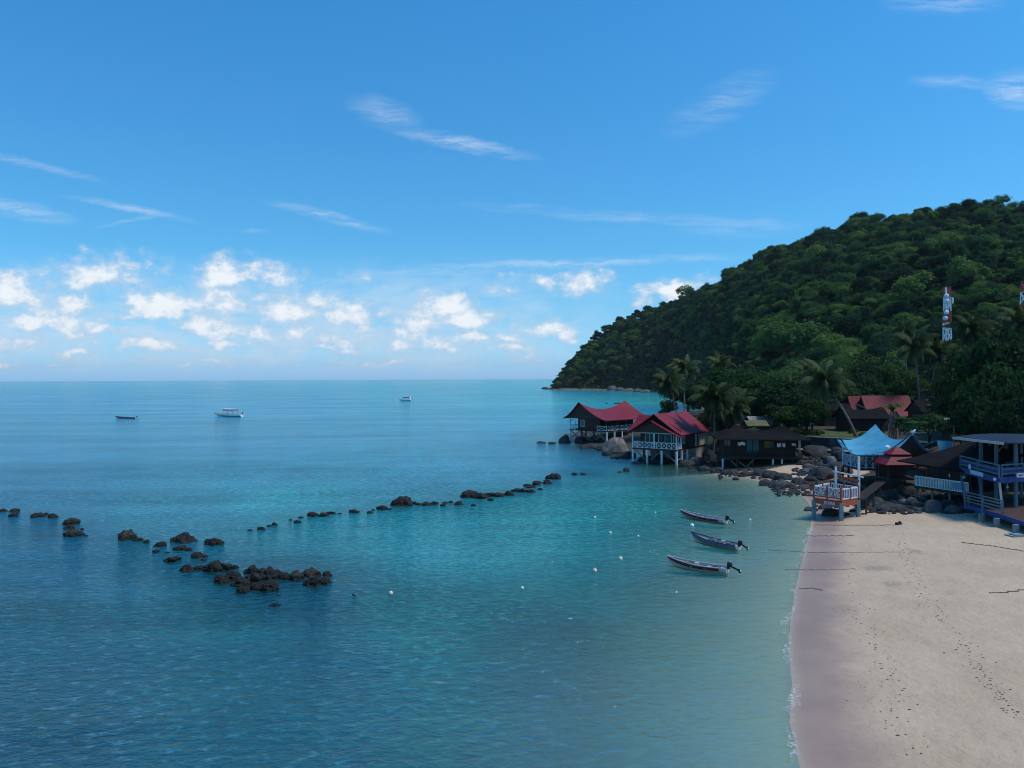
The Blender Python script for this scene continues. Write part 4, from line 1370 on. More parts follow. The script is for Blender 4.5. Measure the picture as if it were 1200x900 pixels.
o_ = Vector((-.09, -.03, -.08))
b.beam(s0 + o_, s1 + o_ + Vector((0, 0, 0)), .04, .36)
b.ball(s0 + o_ + Vector((.0, .1, .42)), (.04, .22, .26))
o = b.build('sign_board', M['rail_blue'])
o.location = OG
tag(o, 'pale blue sign board with a rounded crest on the blue upper fascia', 'sign')
b = MB().ball((0, 0, 0), .13)
b.beam((0, 0, 0), (.2, .1, .02), .05)
o = b.build('wall_lamp', M['dish'], smooth=True)
o.location = U1 + OG + Vector((-.22, -.05, -.12)) + (U0 - U1) * .05
tag(o, 'round white lamp on the blue fascia near the corner post', 'lamp')
b = MB().box((0, 0, 0), (.75, .05, .34))
o = b.build('notice_board', M['white'])
p = at_y(1196.5, 557, 65.0)
o.location = p
b = MB().box((-.1, -.035, .02), (.22, .01, .10)).box((.12, -.035, .04), (.10, .01, .12))
b.build('marking', M['black'], o)
tag(o, 'small white notice board on the blue upper fascia at the picture edge', 'sign')
b = MB().ball((0, 0, 0), .1)
b.beam((0, 0, .08), (0, 0, .75), .02)
o = b.build('pendant_lamp', M['cloth_white'], smooth=True)
o.location = at_y(1180.5, 571, 67)
tag(o, 'small round white lamp hanging under the upper deck', 'lamp')
# stone slab at the foot of the nearest pier
p = ground_at(1190, 628)
tag(MB().box((p.x, p.y, p.z), (1.2, .9, .16), .2).box((p.x + .1, p.y, p.z + .1), (.8, .6, .1), .2).build('footing_slab', M['concrete']), 'flat concrete slab on the sand at the foot of a teal post', 'slab')

# ------------------------------------------------------------------ welcome deck with arch
c0, c1, c2, c3 = at_z(953.8, 608), at_z(985.8, 612.8), at_z(1005.6, 609.5), at_z(973, 603)
hH = tag(empty('welcome_deck', (c1.x, c1.y, 0)), 'small rust-orange viewing deck with white railings on four concrete posts at the waterline', 'deck')
O = Vector((c1.x, c1.y, 0))
cs = [Vector((c.x, c.y, 0)) - O for c in (c0, c1, c2, c3)]
FZ = 1.95
for c in cs:
    g = gz(c.x + O.x, c.y + O.y)
    MB().box((c.x, c.y, (FZ - .2 + g - .5) / 2), (.30, .30, FZ - .2 - g + .5)).build('pier', M['concrete'], hH)
b = MB()
b.prism([c + Vector((0, 0, FZ - .2)) for c in cs], (0, 0, 0), (0, 0, .2))
b.build('floor', M['wood_orange'], hH)
b = MB()
for i in range(4):
    b.beam(cs[i] + Vector((0, 0, FZ - .28)), cs[(i + 1) % 4] + Vector((0, 0, FZ - .28)), .1, .42)
b.build('fascia', M['wood_orange'], hH)
for i in range(4):
    for t_ in (0, .5):
        e = cs[i].lerp(cs[(i + 1) % 4], t_)
        b = MB().box((e.x, e.y, FZ + .58), (.15, .15, 1.16))
        b.ball((e.x, e.y, FZ + 1.2), .09, 8, 6)
        b.build('newel_post', M['wood_orange'], hH)
b = MB()
for i in range(4):
    e0, e1 = cs[i] + Vector((0, 0, FZ + .04)), cs[(i + 1) % 4] + Vector((0, 0, FZ + .04))
    for s0_, s1_ in ((.05, .46), (.54, .95)):
        baluster_rail(b, e0.lerp(e1, s0_), e0.lerp(e1, s1_), 1.0, .26, .06)
b.build('railing', M['white'], hH)
ar0 = at_y(979.5, 571, 72.6) - O
ar1 = at_y(1006.5, 588, 70.55) - O
top0, top1 = at_y(979.5, 547, 72.6).z, at_y(1006.5, 535, 70.55).z
for a_, tz in ((ar0, top0), (ar1, top1)):
    MB().box((a_.x, a_.y, (FZ - .3 + tz) / 2), (.17, .17, tz - FZ + .3)).build('arch_pole', M['white'], hH)
q0, q1 = at_y(975.5, 552, 72.9) - O, at_y(1011, 559.3, 70.2) - O
b = MB()
b.beam(q0 + Vector((0, -.14, 0)), q1 + Vector((0, -.14, 0)), .10, .12)
b.build('arch_beam', M['white'], hH)


def lettering(body, p, q, h, mat, parent, push=0.07):
    """raised letters along the line p-q, centred, reading from p to q"""
    cu_ = bpy.data.curves.new('lettering', 'FONT')
    cu_.body = body
    cu_.align_x = 'CENTER'
    cu_.align_y = 'CENTER'
    cu_.size = h / 0.70
    cu_.extrude = 0.012
    o_ = bpy.data.objects.new('lettering', cu_)
    COL.objects.link(o_)
    cu_.materials.append(mat)
    d = (q - p).normalized()
    up = Vector((0, 0, 1))
    nrm = d.cross(up).normalized()
    up2 = nrm.cross(d)
    mid = (p + q) / 2 + nrm * push
    o_.matrix_world = Matrix(((d.x, up2.x, nrm.x, mid.x), (d.y, up2.y, nrm.y, mid.y), (d.z, up2.z, nrm.z, mid.z), (0, 0, 0, 1)))
    bpy.context.view_layer.update()
    wdt = o_.dimensions.x
    if wdt > 0:
        o_.matrix_world = o_.matrix_world @ Matrix.Diagonal(((q - p).length * .96 / wdt, 1, 1, 1))
    mw = o_.matrix_world.copy()
    bpy.context.view_layer.update()
    me_ = bpy.data.meshes.new_from_object(o_.evaluated_get(bpy.context.evaluated_depsgraph_get()))
    bpy.data.objects.remove(o_)
    o_ = bpy.data.objects.new('lettering', me_)
    COL.objects.link(o_)
    o_.parent = parent
    o_.matrix_local = mw
    KIDS.setdefault(parent, []).append(o_)
    return o_


lt = FZ + .58
b = MB()
for s0_, s1_ in ((.04, .46), (.545, .98)):
    e0, e1 = cs[0].lerp(cs[1], s0_), cs[0].lerp(cs[1], s1_)
    nn = Vector((e1.y - e0.y, e0.x - e1.x, 0)).normalized() * .055
    b.beam(e0 + nn + Vector((0, 0, lt)), e1 + nn + Vector((0, 0, lt)), .03, .84)
b.build('name_board', M['wood_orange'], hH)
e0, e1 = cs[0] + Vector((0, 0, lt)), cs[1] + Vector((0, 0, lt))
lettering('SELAMAT', e0.lerp(e1, .03), e0.lerp(e1, .47), .72, M['text_white'], hH, .10)
lettering('DATANG', e0.lerp(e1, .54), e0.lerp(e1, .985), .72, M['text_white'], hH, .10)
e0, e1 = cs[0] + Vector((0, 0, FZ - .32)), cs[1] + Vector((0, 0, FZ - .32))
lettering('TIOMAN', e0.lerp(e1, .38), e0.lerp(e1, .80), .30, M['text_white'], hH, .08)
# sign hanging from the arch
s0, s1 = q0.lerp(q1, .17) + Vector((0, -.14, -.42)), q0.lerp(q1, .86) + Vector((0, -.14, -.42))
sg = tag(empty('hanging_sign', O), 'brown board hanging by cords from the white arch of the orange deck', 'sign')
b = MB()
b.beam(s0, s1, .05, .26)
b.build('board', M['wood_orange'], sg)
b = MB()
b.beam(s0 + Vector((.12, 0, -.30)), s1 + Vector((-.1, 0, -.30)), .04, .20)
b.build('lower_board', M['wood_grey'], sg)
b = MB()
for u in (.06, .94):
    e = s0.lerp(s1, u)
    b.tube([e + Vector((0, 0, .1)), e + Vector((0, 0, .42))], .012, 5)
b.build('cord', M['rope'], sg)
# walkway of dark planks from the deck back towards the pavilion
w0, w1 = cs[2] + O, Vector((dm.x + OX + 1.0, dm.y + OY - .3, 0))
wk = tag(empty('walkway', w0), 'dark plank walkway on thin posts joining the orange deck and the pavilion', 'walkway')
b = MB()
d_ = Vector((w1.x - w0.x, w1.y - w0.y, 0))
for i in range(30):
    c = d_ * (i + .5) / 30
    zc = 1.9 + .5 * i / 30
    b.box((c.x, c.y, zc), (1.0, d_.length / 30 - .03, .06), math.atan2(d_.y, d_.x) - math.pi / 2)
b.build('planks', M['dark_inside'], wk)
for i in range(5):
    for s_ in (-.42, .42):
        c = d_ * (.08 + .21 * i)
        pr = Vector((d_.y, -d_.x, 0)).normalized() * s_
        g = gz(w0.x + c.x + pr.x, w0.y + c.y + pr.y)
        MB().box((c.x + pr.x, c.y + pr.y, (1.85 + g) / 2 - .2), (.13, .13, 2.0 - g + .4)).build('post', M['wood_red'], wk)

# ------------------------------------------------------------------ houses behind, among the trees
def back_house(px0, px1, Y, zt, ze, depth, mats, label, ridge='x', base=None, name='village_house', wall_in=.5, sag=0.0, win=()):
    """a gabled house standing between two pixel columns at distance Y; zt, ze are pixel rows of ridge and eave"""
    a, c = at_y(px0, zt, Y), at_y(px1, zt, Y)
    zr, zev = at_y((px0 + px1) / 2, zt, Y + depth / 2).z, at_y((px0 + px1) / 2, ze, Y).z
    mid = (a.x + c.x) / 2
    wd = c.x - a.x
    g = gz(mid, Y + depth / 2)
    h = tag(empty(name, (mid, Y + depth / 2, g)), label, 'house')
    b = MB()
    if ridge == 'x':
        for sgn in (-1, 1):
            b.sheet([[(-wd / 2 + wd * i / 6, sgn * depth / 2 * (1 - j / 5), zev - g + (zr - zev - sag * (1 - (i / 3 - 1) ** 2)) * (j / 5) ** 1.1) for i in range(7)] for j in range(6)], .1)
        gabs = []
        for x in (-wd / 2 + .25, wd / 2 - .25):
            gabs.append(MB())
            gabs[-1].prism([(x, -depth / 2 + .3, zev - g + .05), (x, depth / 2 - .3, zev - g + .05), (x, 0, zr - g - .2)], (0, 0, 0), (.08, 0, 0))
    else:
        L_, R_ = gable_rows(-wd / 2, wd / 2, 0, -depth / 2, depth / 2, zev - g, zr - g, n=4, m=5, sag=sag, curve=.15)
        b.sheet(L_, .1)
        b.sheet(R_, .1)
        gabs = []
        for y in (-depth / 2 + .3, depth / 2 - .3):
            gabs.append(MB())
            gabs[-1].prism([(-wd / 2 + .3, y, zev - g + .03), (wd / 2 - .3, y, zev - g + .03), (0, y, zr - g - .2)], (0, 0, 0), (0, .08, 0))
    b.build('roof', M[mats[0]], h)
    for gb in gabs:
        gb.build('gable', M[mats[1]], h)
    MB().box((0, 0, (zev - g) / 2), (wd - 2 * wall_in, depth - 2 * wall_in, zev - g)).build('wall', M[mats[1]], h)
    for wx, wz, ww, wh in win:
        window(h, (wx, -depth / 2 + wall_in - .02, max(.9, (zev - g) * .52)), ww, wh, glass='glass', frame=mats[1])
    return h


back_house(1000, 1018, 147, 464, 486, 5, ('roof_red_x', 'wood_dark'), 'narrow red-roofed chalet behind the palms, left of the wide red roof', 'x')
back_house(1018, 1075, 145, 463.5, 488, 6.5, ('roof_red_x', 'wood_dark'), 'wide red-roofed chalet behind the village with its roof sheet facing the beach', 'x')
hK = back_house(994, 1046, 122, 476.5, 490.5, 6.5, ('roof_dark', 'wood_dark'), 'dark-roofed timber house right behind the blue pavilion roof', 'x', sag=.5, win=((-.6, 1.6, .9, 1.2), (1.4, 1.5, .8, 1.3)))
b = MB()
q = at_y(1010, 476, 121) - hK.location
b.beam(q + Vector((-.9, -.2, .3)), q + Vector((.8, -.6, -.5)), .25, .1)
b.build('roof_flashing', M['gutter'], hK)
back_house(963, 1001, 135, 473, 481, 5, ('roof_dark', 'wood_brick'), 'brick-red boarded house behind the leaning palm and the lawn', 'x', win=((-1.0, 2.6, 1.0, 1.3), (1.2, 2.6, .7, 1.2)))
hJ = back_house(1081, 1121, 138, 468.5, 483, 6.5, ('roof_dark', 'wood_dark'), 'dark house with a pale ridge cap behind the umbrella-shaped tree', 'x')
b = MB()
q0, q1 = at_y(1083, 468.8, 141.2) - hJ.location, at_y(1105, 468.8, 141.2) - hJ.location
b.beam(q0, q1, .5, .18)
q0, q1 = at_y(1086, 474.5, 139.3) - hJ.location, at_y(1103, 474.5, 139.3) - hJ.location
b.beam(q0, q1, .45, .1)
b.build('ridge_cap', M['tin'], hJ)
back_house(1091, 1110, 156, 455.5, 470, 6, ('roof_red', 'wood_dark'), 'small steep red gable peeping over the dark house, half hidden by trees', 'y')
back_house(1122, 1148, 104, 497, 508, 5, ('roof_red_x', 'wood_dark'), 'low dim red roof in the shade of the big trees above the blue building', 'x')
# tin and tarpaulin sheds behind the bungalow
back_house(872, 893, 129, 486.5, 492, 4.5, ('tarp_blue', 'wood_dark'), 'shed under a blue tarpaulin among the trees behind the dark bungalow', 'x', name='shed')
back_house(880, 908, 124, 487.5, 495, 4.5, ('tin', 'wood_brick'), 'shed with a weathered grey tin roof behind the dark bungalow', 'x', name='shed')
back_house(876, 902, 119.5, 492.5, 499, 3.6, ('thatch', 'wood_red'), 'shed with a mossy thatched roof close behind the dark bungalow', 'x', name='shed')

# retaining wall with its coping and the pale path at its foot
wl_ = MB()
pw = [Vector((x, float(wall_line(x)), 0)) for x in (34.0, 38.5, 42.7, 46.5, 50.5, 55.0)]
for a_, c_ in zip(pw[:-1], pw[1:]):
    a_, c_ = a_.copy(), c_.copy()
    a_.z = c_.z = 3.05
    wl_.beam(a_, c_, .4, 2.5)
rw = wl_.build('retaining_wall', M['rock_shore'])
tag(rw, 'dark retaining wall holding the lawn above the boulders', 'wall')
cp = MB()
for a_, c_ in zip(pw[:-1], pw[1:]):
    a_, c_ = a_.copy(), c_.copy()
    a_.z = c_.z = 4.34
    cp.beam(a_, c_, .5, .08)
cp.build('coping', M['stone'], rw)
pm = MB()
pp = [Vector((x, float(wall_line(x)) - 2.6, 0)) for x in (40.5, 42.7, 44.5, 46.5, 48.5)]
rows = []
for a_ in pp:
    zc = max(gz(a_.x, a_.y), gz(a_.x, a_.y - 1.0)) + .14
    rows.append([(a_.x, a_.y - 1.1, zc), (a_.x, a_.y + .9, zc)])
pm.sheet(rows, .14)
tag(pm.build('path', M['path']), kind='structure')

# lamp post
p = at_y(1118, 500, 92)
g = gz(p.x, p.y)
lp = tag(empty('lamp_post', (p.x, p.y, g)), 'grey lamp post with a white lamp head beside the umbrella-shaped tree', 'lamp post')
hh = at_y(1117, 491, 92).z - g
MB().tube([(0, 0, 0), (0, 0, hh)], [.09, .06], 8).tube([(0, 0, hh - .1), (-.5, 0, hh + .02)], .035, 6).build('pole', M['concrete'], lp)
MB().box((-.75, 0, hh), (.75, .26, .13)).ball((-.8, 0, hh - .04), (.3, .13, .08), 8, 5).build('lamp_head', M['dish'], lp)

# ------------------------------------------------------------------ lattice towers
def tower(px, py_top, Y, width, bands, label, top_red=True):
    p = at_y(px, py_top, Y)
    g = gz(p.x, Y)
    t_ = tag(empty('telecom_tower', (p.x, Y, g)), label, 'telecom tower')
    H = p.z - g
    zs = [0] + [H - d for d in reversed(bands)] + [H]
    for i in range(len(zs) - 1):
        red = ((len(zs) - 2 - i) % 2 == 0)
        b = MB()
        z0, z1 = zs[i], zs[i + 1]

        def wdt(z):
            return width * (1 + .55 * (1 - z / H)) / 2
        nseg = max(1, int((z1 - z0) / 2.2))
        for k in range(nseg):
            a0, a1 = z0 + (z1 - z0) * k / nseg, z0 + (z1 - z0) * (k + 1) / nseg
            w0_, w1_ = wdt(a0), wdt(a1)
            cs0 = [Vector((sx_ * w0_, sy_ * w0_, a0)) for sx_, sy_ in ((-1, -1), (1, -1), (1, 1), (-1, 1))]
            cs1 = [Vector((sx_ * w1_, sy_ * w1_, a1)) for sx_, sy_ in ((-1, -1), (1, -1), (1, 1), (-1, 1))]
            for q in range(4):
                b.beam(cs0[q], cs1[q], .25)
                b.beam(cs0[q], cs1[(q + 1) % 4], .11)
                b.beam(cs0[(q + 1) % 4], cs1[q], .11)
                b.beam(cs1[q], cs1[(q + 1) % 4], .13)
        b.build('lattice_section', M['steel_red' if red else 'steel_white'], t_)
    return t_, H


TY = 215
tw, TH = tower(1110, 336.5, TY, 1.12, [2.8, 6.7, 10.0, 15.0], 'red and white lattice telecom tower with four dish antennas on the slope')
for dz_, dx_ in ((2.6, -1.05), (4.0, -1.05), (7.2, -1.05), (8.8, -1.4)):
    b = MB()
    c = Vector((dx_, -1.5, TH - dz_))
    b.tube([c + Vector((0, -.25, 0)), c + Vector((0, .25, 0))], [.6, .6], 18)
    b.ball(c + Vector((0, -.25, 0)), (.59, .18, .59), 16, 8)
    b.beam(c, c + Vector((.9, .8, 0)), .14)
    b.build('dish_antenna', M['dish'], tw, True)
for x, z0 in ((-1.0, 1.1), (.9, 3.8)):
    MB().box((x, -1.2, TH - z0), (.36, .3, 1.6)).box((x, -1.0, TH - z0), (.16, .26, 1.8)).build('panel_antenna', M['steel_white'], tw)
tw2, TH2 = tower(1203, 330, 225, 1.8, [3.0, 6.6, 10.5], 'second red and white lattice tower cut by the right picture edge')
# ------------------------------------------------------------------ vegetation
def crown_mesh(name, seed, n_leaf, leaf, shape, lobes=11, mat='leaf_hill', droop=0.0, core=.72, wild=1.0):
    """tree crown of unit radius standing on z=0: leaf sprays over many uneven lobes. shape = (height, flatness bias)"""
    r = np.random.RandomState(seed)
    H = shape[0]
    C, Rd = [], []
    for i in range(lobes):
        a = 2 * math.pi * (i * 0.618 + r.uniform(-.06, .06))
        q = math.sqrt((i + .3) / lobes)
        rad = q * (0.72 if shape[1] < .5 else 0.80)
        zc = H * (0.30 + 0.50 * (1 - q * q) * (1 - .6 * shape[1]) + r.uniform(-.20, .20) * wild + .18 * shape[1])
        rad *= r.uniform(1 - .3 * wild, 1 + .3 * wild)
        C.append((rad * math.cos(a) + r.uniform(-.1, .1) * wild, rad * math.sin(a) + r.uniform(-.1, .1) * wild, zc))
        k_ = r.uniform(.20, .46)
        Rd.append((k_, k_ * r.uniform(.65, 1.0) * min(1.0, H * 1.0 + .1)))
    C = np.array(C)
    Rd = np.array(Rd)
    w = Rd[:, 0] ** 2 * r.uniform(.45, 1.3, lobes)
    k = r.choice(lobes, n_leaf * 2, p=w / w.sum())
    v = r.normal(size=(n_leaf * 2, 3))
    v /= np.linalg.norm(v, axis=1)[:, None]
    v[:, 2] = np.where(v[:, 2] < -.35, -v[:, 2], v[:, 2])
    sh = np.where(r.random_sample(n_leaf * 2) < .12, r.uniform(1.0, 1.4, n_leaf * 2), r.uniform(.72, 1.08, n_leaf * 2))
    P = C[k] + v * np.column_stack([Rd[k, 0], Rd[k, 0], Rd[k, 1]]) * sh[:, None]
    P += r.normal(size=P.shape) * .025
    # drop what is buried inside another lobe
    dd = (((P[:, None, :] - C[None]) / np.column_stack([Rd[:, 0], Rd[:, 0], Rd[:, 1]])[None]) ** 2).sum(-1)
    ok = dd.min(1) > .42
    P, v = P[ok][:n_leaf], v[ok][:n_leaf]
    nrm = v + r.normal(size=v.shape) * .55
    nrm[:, 2] += .35
    nrm /= np.linalg.norm(nrm, axis=1)[:, None]
    t = np.cross(nrm, r.normal(size=v.shape))
    t /= np.linalg.norm(t, axis=1)[:, None] + 1e-9
    b = np.cross(nrm, t)
    s = leaf * r.uniform(.6, 1.3, len(P))[:, None]
    asp = r.uniform(.45, .8, len(P))[:, None]
    V = np.stack([P - t * s, P - b * s * asp + nrm * s * .15, P + t * s, P + b * s * asp + nrm * s * .15], 1).reshape(-1, 3)
    if droop:
        V[:, 2] -= droop * (np.hypot(V[:, 0], V[:, 1]) ** 2)
    Q = np.arange(len(V)).reshape(-1, 4)
    # shaded heart so the sky does not shine straight through
    cv_, cf_ = [], []
    for c, rd in zip(C, Rd):
        b0 = MB().ball(c, (rd[0] * core, rd[0] * core, rd[1] * core), 7, 5)
        o = len(cv_)
        cv_ += b0.V
        cf_ += [tuple(i + o for i in (f if len(f) == 4 else (f[0], f[1], f[2], f[2]))) for f in b0.F]
    me = bpy.data.meshes.new(name)
    allV = np.vstack([V, np.array(cv_)])
    fs = [tuple(q) for q in Q] + [tuple(dict.fromkeys(i + len(V) for i in f)) for f in cf_]
    me.from_pydata(allV.tolist(), [], fs)
    me.update()
    me.materials.append(M[mat])
    return me


def trunk_mesh(name, seed, h, r0, r1, limbs=4, lean=0.0, mat='trunk_dark', reach=.55):
    r = random.Random(seed)
    b = MB()
    pts = [(lean * (i / 5) ** 1.6 + r.uniform(-.02, .02) * h * (i > 0), r.uniform(-.02, .02) * h * (i > 0), h * i / 5 - .4 * (i == 0)) for i in range(6)]
    b.tube(pts, [r0 * 1.35, r0, r0 * .9, (r0 + r1) / 2, r1 * 1.1, r1], 8)
    for k in range(limbs):
        a = 2 * math.pi * (k + r.uniform(-.2, .2)) / max(1, limbs)
        s = Vector(pts[3]).lerp(Vector(pts[5]), r.random())
        e = s + Vector((math.cos(a) * reach, math.sin(a) * reach, r.uniform(.3, .6) * reach + .2 * h))
        b.tube([s, s.lerp(e, .5) + Vector((0, 0, .06 * h)), e], [r1 * .7, r1 * .45, r1 * .2], 5)
    me = bpy.data.meshes.new(name)
    me.from_pydata([tuple(v) for v in b.V], [], b.F)
    me.update()
    me.polygons.foreach_set('use_smooth', [True] * len(me.polygons))
    me.materials.append(M[mat])
    return me


# ---- hill trees: meshes of unit crown radius
HILL = [crown_mesh('crown', 11, 2400, .060, (1.10, .2), 15), crown_mesh('crown', 12, 2400, .060, (0.95, .35), 16),
        crown_mesh('crown', 13, 2200, .064, (1.40, .1), 13), crown_mesh('crown', 14, 2200, .062, (0.80, .55), 14),
        crown_mesh('crown', 15, 2000, .066, (1.20, .3), 9), crown_mesh('crown', 16, 2500, .058, (1.02, .4), 19),
        crown_mesh('crown', 17, 1100, .060, (1.25, .35), 9, core=.35, wild=1.5), crown_mesh('crown', 18, 1300, .058, (0.9, .6), 12, core=.40, wild=1.4)]
HTR = [trunk_mesh('trunk', 31 + i, 1.5, .075, .04, 4, 0, 'trunk_white' if i % 2 else 'trunk_dark') for i in range(3)]
rng = np.random.RandomState(77)
cand = []
sp = 5.3
for Yc in np.arange(118, 1010, sp):
    u0, u1 = 0.035, 0.80
    xsr = np.arange(u0 * Yc, u1 * Yc, sp)
    for X in xsr:
        cand.append((X + rng.uniform(-.46, .46) * sp, Yc + rng.uniform(-.46, .46) * sp))
for X, Y in rng.uniform((0, 300), (420, 960), (12000, 2)):      # steeper ground carries more crowns for its width
    cand.append((X, Y))
n_grid = len(cand) - 12000
cand = np.array(cand)
csd = coast_sd(cand[:, 0], cand[:, 1])
cz = ground_arr(cand[:, 0], cand[:, 1], csd)
cu_ = cand[:, 0] / cand[:, 1]
Yb = np.interp(cu_, HU, HYB)
Yr = np.interp(cu_, HU, HYR)
ok = (csd > np.where(cand[:, 1] > 650, 8, 5)) & (cand[:, 1] > np.minimum(Yb - 25, 205)) & (cand[:, 1] < Yr + 34) & (cu_ < .72)
# clear round the towers and houses
for (tx, ty, cr) in ((tw.location.x, tw.location.y, 5), (tw2.location.x, tw2.location.y, 5)):
    ok &= np.hypot(cand[:, 0] - tx, cand[:, 1] - ty) > cr
# keep the view to the towers' upper part open
for tt in (tw, tw2):
    ok &= ~((np.abs(cand[:, 0] - tt.location.x * cand[:, 1] / tt.location.y) < 3.0) & (cand[:, 1] < tt.location.y) & (cand[:, 1] > 186))
ok &= cand[:, 1] > 160
e_ = 3.0
slope = np.hypot(ground_arr(cand[:, 0] + e_, cand[:, 1]) - ground_arr(cand[:, 0] - e_, cand[:, 1]), ground_arr(cand[:, 0], cand[:, 1] + e_) - ground_arr(cand[:, 0], cand[:, 1] - e_)) / (2 * e_)
extra = np.arange(len(cand)) >= n_grid
ok &= ~extra | (rng.random_sample(len(cand)) < np.clip((slope - .45) * 1.5, 0, 1))
cand, csd, cz, Yb, Yr = cand[ok], csd[ok], cz[ok], Yb[ok], Yr[ok]
size = rng.gamma(2.6, 0.38, len(cand)) * 1.75 + 1.65
emer = (rng.random_sample(len(cand)) < .05) & (cand[:, 1] < 600) & (cand[:, 1] > 240)
size[emer] = rng.uniform(3.4, 5.6, emer.sum())
size *= np.where(csd < 14, .55, np.where(csd < 26, .8, 1.0))
var = rng.choice([0, 0, 1, 1, 2, 2, 3, 4, 4, 5, 5, 6, 7], len(cand))
var[emer] = rng.choice([4, 6, 7, 7], emer.sum())
tall = size * rng.uniform(.85, 1.2, len(cand))
lift = np.where(emer, size * rng.uniform(.9, 1.75, len(cand)), size * rng.uniform(.10, .75, len(cand)))
rot = rng.uniform(0, 6.28, len(cand))
sq = rng.uniform(.78, 1.28, len(cand))
tilt = rng.normal(0, .12, (len(cand), 2))
order = np.argsort(-(size / np.hypot(cand[:, 0], cand[:, 1]) + emer))
kinds = ['dense domed', 'wide uneven', 'tall narrow', 'flat topped', 'loose billowing', 'many-lobed', 'thin straggling', 'open ragged']
N_IND = 262
PROTO = {}
for n_, i in enumerate(order[:N_IND]):
    x, y = cand[i]
    root = empty('rainforest_tree', (x, y, cz[i]), 0)
    zone = 'low on the hill behind the village' if y < 330 else ('up on the middle slope of the hill' if y < 560 else 'far along the headland')
    tall_ = 'emergent pale-stemmed' if emer[i] else kinds[var[i]]
    tag(root, '%s rainforest tree %s' % (tall_, zone), 'tree', 'rainforest trees on the hill')
    c = link('crown', HILL[var[i]], None, root)
    c.location = (0, 0, lift[i])
    c.scale = (size[i] * sq[i], size[i] / sq[i], tall[i])
    c.rotation_euler = (tilt[i, 0], tilt[i, 1], rot[i])
    tkey = 1 if emer[i] else (0, 2)[n_ % 2]
    tr_ = link('trunk', HTR[tkey], None, root)
    hh_ = (lift[i] + tall[i] * .45) / 1.5
    tr_.scale = (size[i] * (.6 if emer[i] else .8), size[i] * (.6 if emer[i] else .8), hh_)
    PROTO.setdefault(int(var[i]), c)
for k in range(8):
    PROTO.setdefault(k, PROTO[min(PROTO)])
rest = order[N_IND:]

# the same wood carries on over the flat ground to the right of the village
gx, gy = rng.uniform(60, 205, 900), rng.uniform(84, 204, 900)
k_ = (gx / gy > .735)
gx, gy = gx[k_], gy[k_]
n0 = len(cand)
cand = np.vstack([cand, np.column_stack([gx, gy])])
cz = np.concatenate([cz, ground_arr(gx, gy)])
size = np.concatenate([size, rng.uniform(2.6, 5.0, len(gx))])
tall = np.concatenate([tall, size[n0:] * 1.1])
lift = np.concatenate([lift, rng.uniform(0, 2.5, len(gx))])
rot = np.concatenate([rot, rng.uniform(0, 6.28, len(gx))])
sq = np.concatenate([sq, rng.uniform(.8, 1.25, len(gx))])
tilt = np.vstack([tilt, rng.normal(0, .1, (len(gx), 2))])
var = np.concatenate([var, rng.randint(0, 6, len(gx))])
rest = np.concatenate([rest, np.arange(n0, len(cand))])

# ---- the rest of the forest: one object, one point a tree
pm = bpy.data.meshes.new('forest')
pm.from_pydata([(cand[i, 0], cand[i, 1], cz[i] + lift[i]) for i in rest], [], [])
a = pm.attributes.new('scl', 'FLOAT_VECTOR', 'POINT')
a.data.foreach_set('vector', np.column_stack([size[rest] * sq[rest], size[rest] / sq[rest], tall[rest]]).astype(np.float32).ravel())
a = pm.attributes.new('rot', 'FLOAT_VECTOR', 'POINT')
a.data.foreach_set('vector', np.column_stack([tilt[rest, 0], tilt[rest, 1], rot[rest]]).astype(np.float32).ravel())
a = pm.attributes.new('kind_id', 'INT', 'POINT')
a.data.foreach_set('value', var[rest].astype(np.int32))
fo = link('forest', pm)
tag(fo, 'mass of dark green rainforest covering the far hill', 'forest', None, 'stuff')
ng = bpy.data.node_groups.new('forest_trees', 'GeometryNodeTree')
ng.interface.new_socket('Geometry', in_out='INPUT', socket_type='NodeSocketGeometry')
ng.interface.new_socket('Geometry', in_out='OUTPUT', socket_type='NodeSocketGeometry')
gi, go = ng.nodes.new('NodeGroupInput'), ng.nodes.new('NodeGroupOutput')
jn = ng.nodes.new('GeometryNodeJoinGeometry')


def named(nm, typ):
    nd = ng.nodes.new('GeometryNodeInputNamedAttribute')
    nd.data_type = typ
    nd.inputs[0].default_value = nm
    return [o for o in nd.outputs if o.enabled and o.name == 'Attribute'][0]


for k in range(8):
    iop = ng.nodes.new('GeometryNodeInstanceOnPoints')
    oi = ng.nodes.new('GeometryNodeObjectInfo')
    oi.inputs['Object'].default_value = PROTO[k]
    oi.transform_space = 'ORIGINAL'
    cp_ = ng.nodes.new('FunctionNodeCompare')
    cp_.data_type = 'INT'
    cp_.operation = 'EQUAL'
    ia = [q for q in cp_.inputs if q.enabled]
    ng.links.new(named('kind_id', 'INT'), ia[0])
    ia[1].default_value = k
    ng.links.new(gi.outputs[0], iop.inputs['Points'])
    ng.links.new(cp_.outputs[0], iop.inputs['Selection'])
    ng.links.new(oi.outputs['Geometry'], iop.inputs['Instance'])
    e2r = ng.nodes.new('FunctionNodeEulerToRotation')
    ng.links.new(named('rot', 'FLOAT_VECTOR'), e2r.inputs[0])
    ng.links.new(e2r.outputs[0], iop.inputs['Rotation'])
    ng.links.new(named('scl', 'FLOAT_VECTOR'), iop.inputs['Scale'])
    ng.links.new(iop.outputs[0], jn.inputs[0])
ng.links.new(jn.outputs[0], go.inputs[0])
md = fo.modifiers.new('forest_trees', 'NODES')
md.node_group = ng

